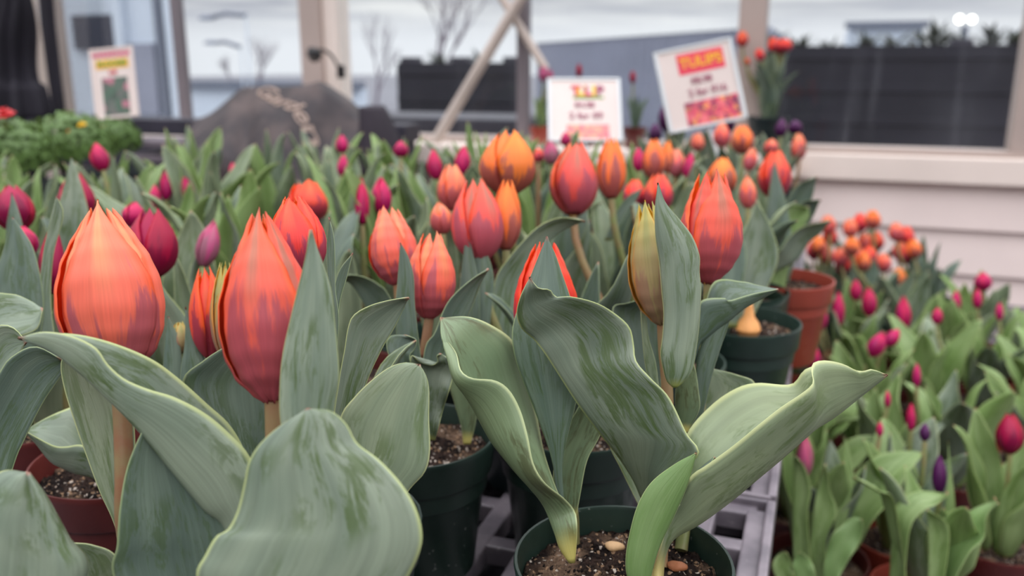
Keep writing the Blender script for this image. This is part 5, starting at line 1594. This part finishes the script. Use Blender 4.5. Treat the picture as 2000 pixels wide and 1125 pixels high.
LIT = k.done(em.outputs[0])
for u, r in ((1874, .055), (1898, .05)):
    q = outp(u, 38, yl) - fl.location
    hb = MB().lathe([(0, 0), (r, 0), (r * 1.1, .03), (r * .7, .12), (0, .14)], 18).build('lamp_head', MULL2, fl, q); hb.rotation_euler = (math.radians(-90), 0, 0)
    gb = MB().lathe([(0, .006), (r * .6, .004), (r * .92, 0), (0, -.004)], 18).build('lens', LIT, hb, (0, 0, -.008))
GROUND = plain('ground_wet_asphalt', srgb(96, 96, 104), .6, .35, .15, .6)
struct(MB().box(-60, 60, 2.62, 90, -.86, -.80).build('ground', GROUND, None, None, False))

# ------------------------------------------------------------------ overcast daylight
w = bpy.data.worlds.new('world'); SC.world = w; w.use_nodes = True
t = w.node_tree; t.nodes.clear()
def N(typ, **kw):
    n_ = t.nodes.new(typ)
    for k_, v_ in kw.items(): setattr(n_, k_, v_)
    return n_
tc = N('ShaderNodeTexCoord'); sp = N('ShaderNodeSeparateXYZ'); t.links.new(tc.outputs['Generated'], sp.inputs[0])
mp = N('ShaderNodeMapping'); mp.inputs['Scale'].default_value = (2.2, 2.2, 26.0); t.links.new(tc.outputs['Generated'], mp.inputs[0])
nz = N('ShaderNodeTexNoise'); nz.inputs['Scale'].default_value = 2.6; nz.inputs['Detail'].default_value = 5; nz.inputs['Roughness'].default_value = .5; t.links.new(mp.outputs[0], nz.inputs['Vector'])
cr = N('ShaderNodeValToRGB'); cr.color_ramp.elements[0].position = .34; cr.color_ramp.elements[0].color = srgb(150, 152, 166); cr.color_ramp.elements[1].position = .66; cr.color_ramp.elements[1].color = srgb(240, 238, 236)
t.links.new(nz.outputs[0], cr.inputs[0])
mr = N('ShaderNodeMapRange', interpolation_type='SMOOTHSTEP'); mr.inputs[1].default_value = .06; mr.inputs[2].default_value = .9; mr.inputs[3].default_value = .66; mr.inputs[4].default_value = 3.2
t.links.new(sp.outputs[2], mr.inputs[0])
hz = N('ShaderNodeMapRange', interpolation_type='SMOOTHSTEP'); hz.inputs[1].default_value = .085; hz.inputs[2].default_value = .015; t.links.new(sp.outputs[2], hz.inputs[0])
mx = N('ShaderNodeMix', data_type='RGBA'); t.links.new(hz.outputs[0], mx.inputs[0]); t.links.new(cr.outputs[0], mx.inputs[6]); mx.inputs[7].default_value = srgb(238, 239, 245)
lo = N('ShaderNodeMapRange', interpolation_type='SMOOTHSTEP'); lo.inputs[1].default_value = -.10; lo.inputs[2].default_value = -.01; lo.inputs[3].default_value = .12; t.links.new(sp.outputs[2], lo.inputs[0])
ml = N('ShaderNodeMath', operation='MULTIPLY'); t.links.new(mr.outputs[0], ml.inputs[0]); t.links.new(lo.outputs[0], ml.inputs[1])
bg = N('ShaderNodeBackground'); t.links.new(mx.outputs[2], bg.inputs[0]); t.links.new(ml.outputs[0], bg.inputs[1])
ou = N('ShaderNodeOutputWorld'); t.links.new(bg.outputs[0], ou.inputs[0])

vs_ = SC.view_settings
SC.display_settings.display_device = 'sRGB'
vs_.view_transform = 'Standard'; vs_.look = 'None'; vs_.gamma = 1.0; vs_.use_curve_mapping = False
vs_.exposure = 0.76
SC.cycles.max_bounces = 8
SC.cycles.transparent_max_bounces = 16
SC.cycles.diffuse_bounces = 4
SC.cycles.sample_clamp_indirect = 6
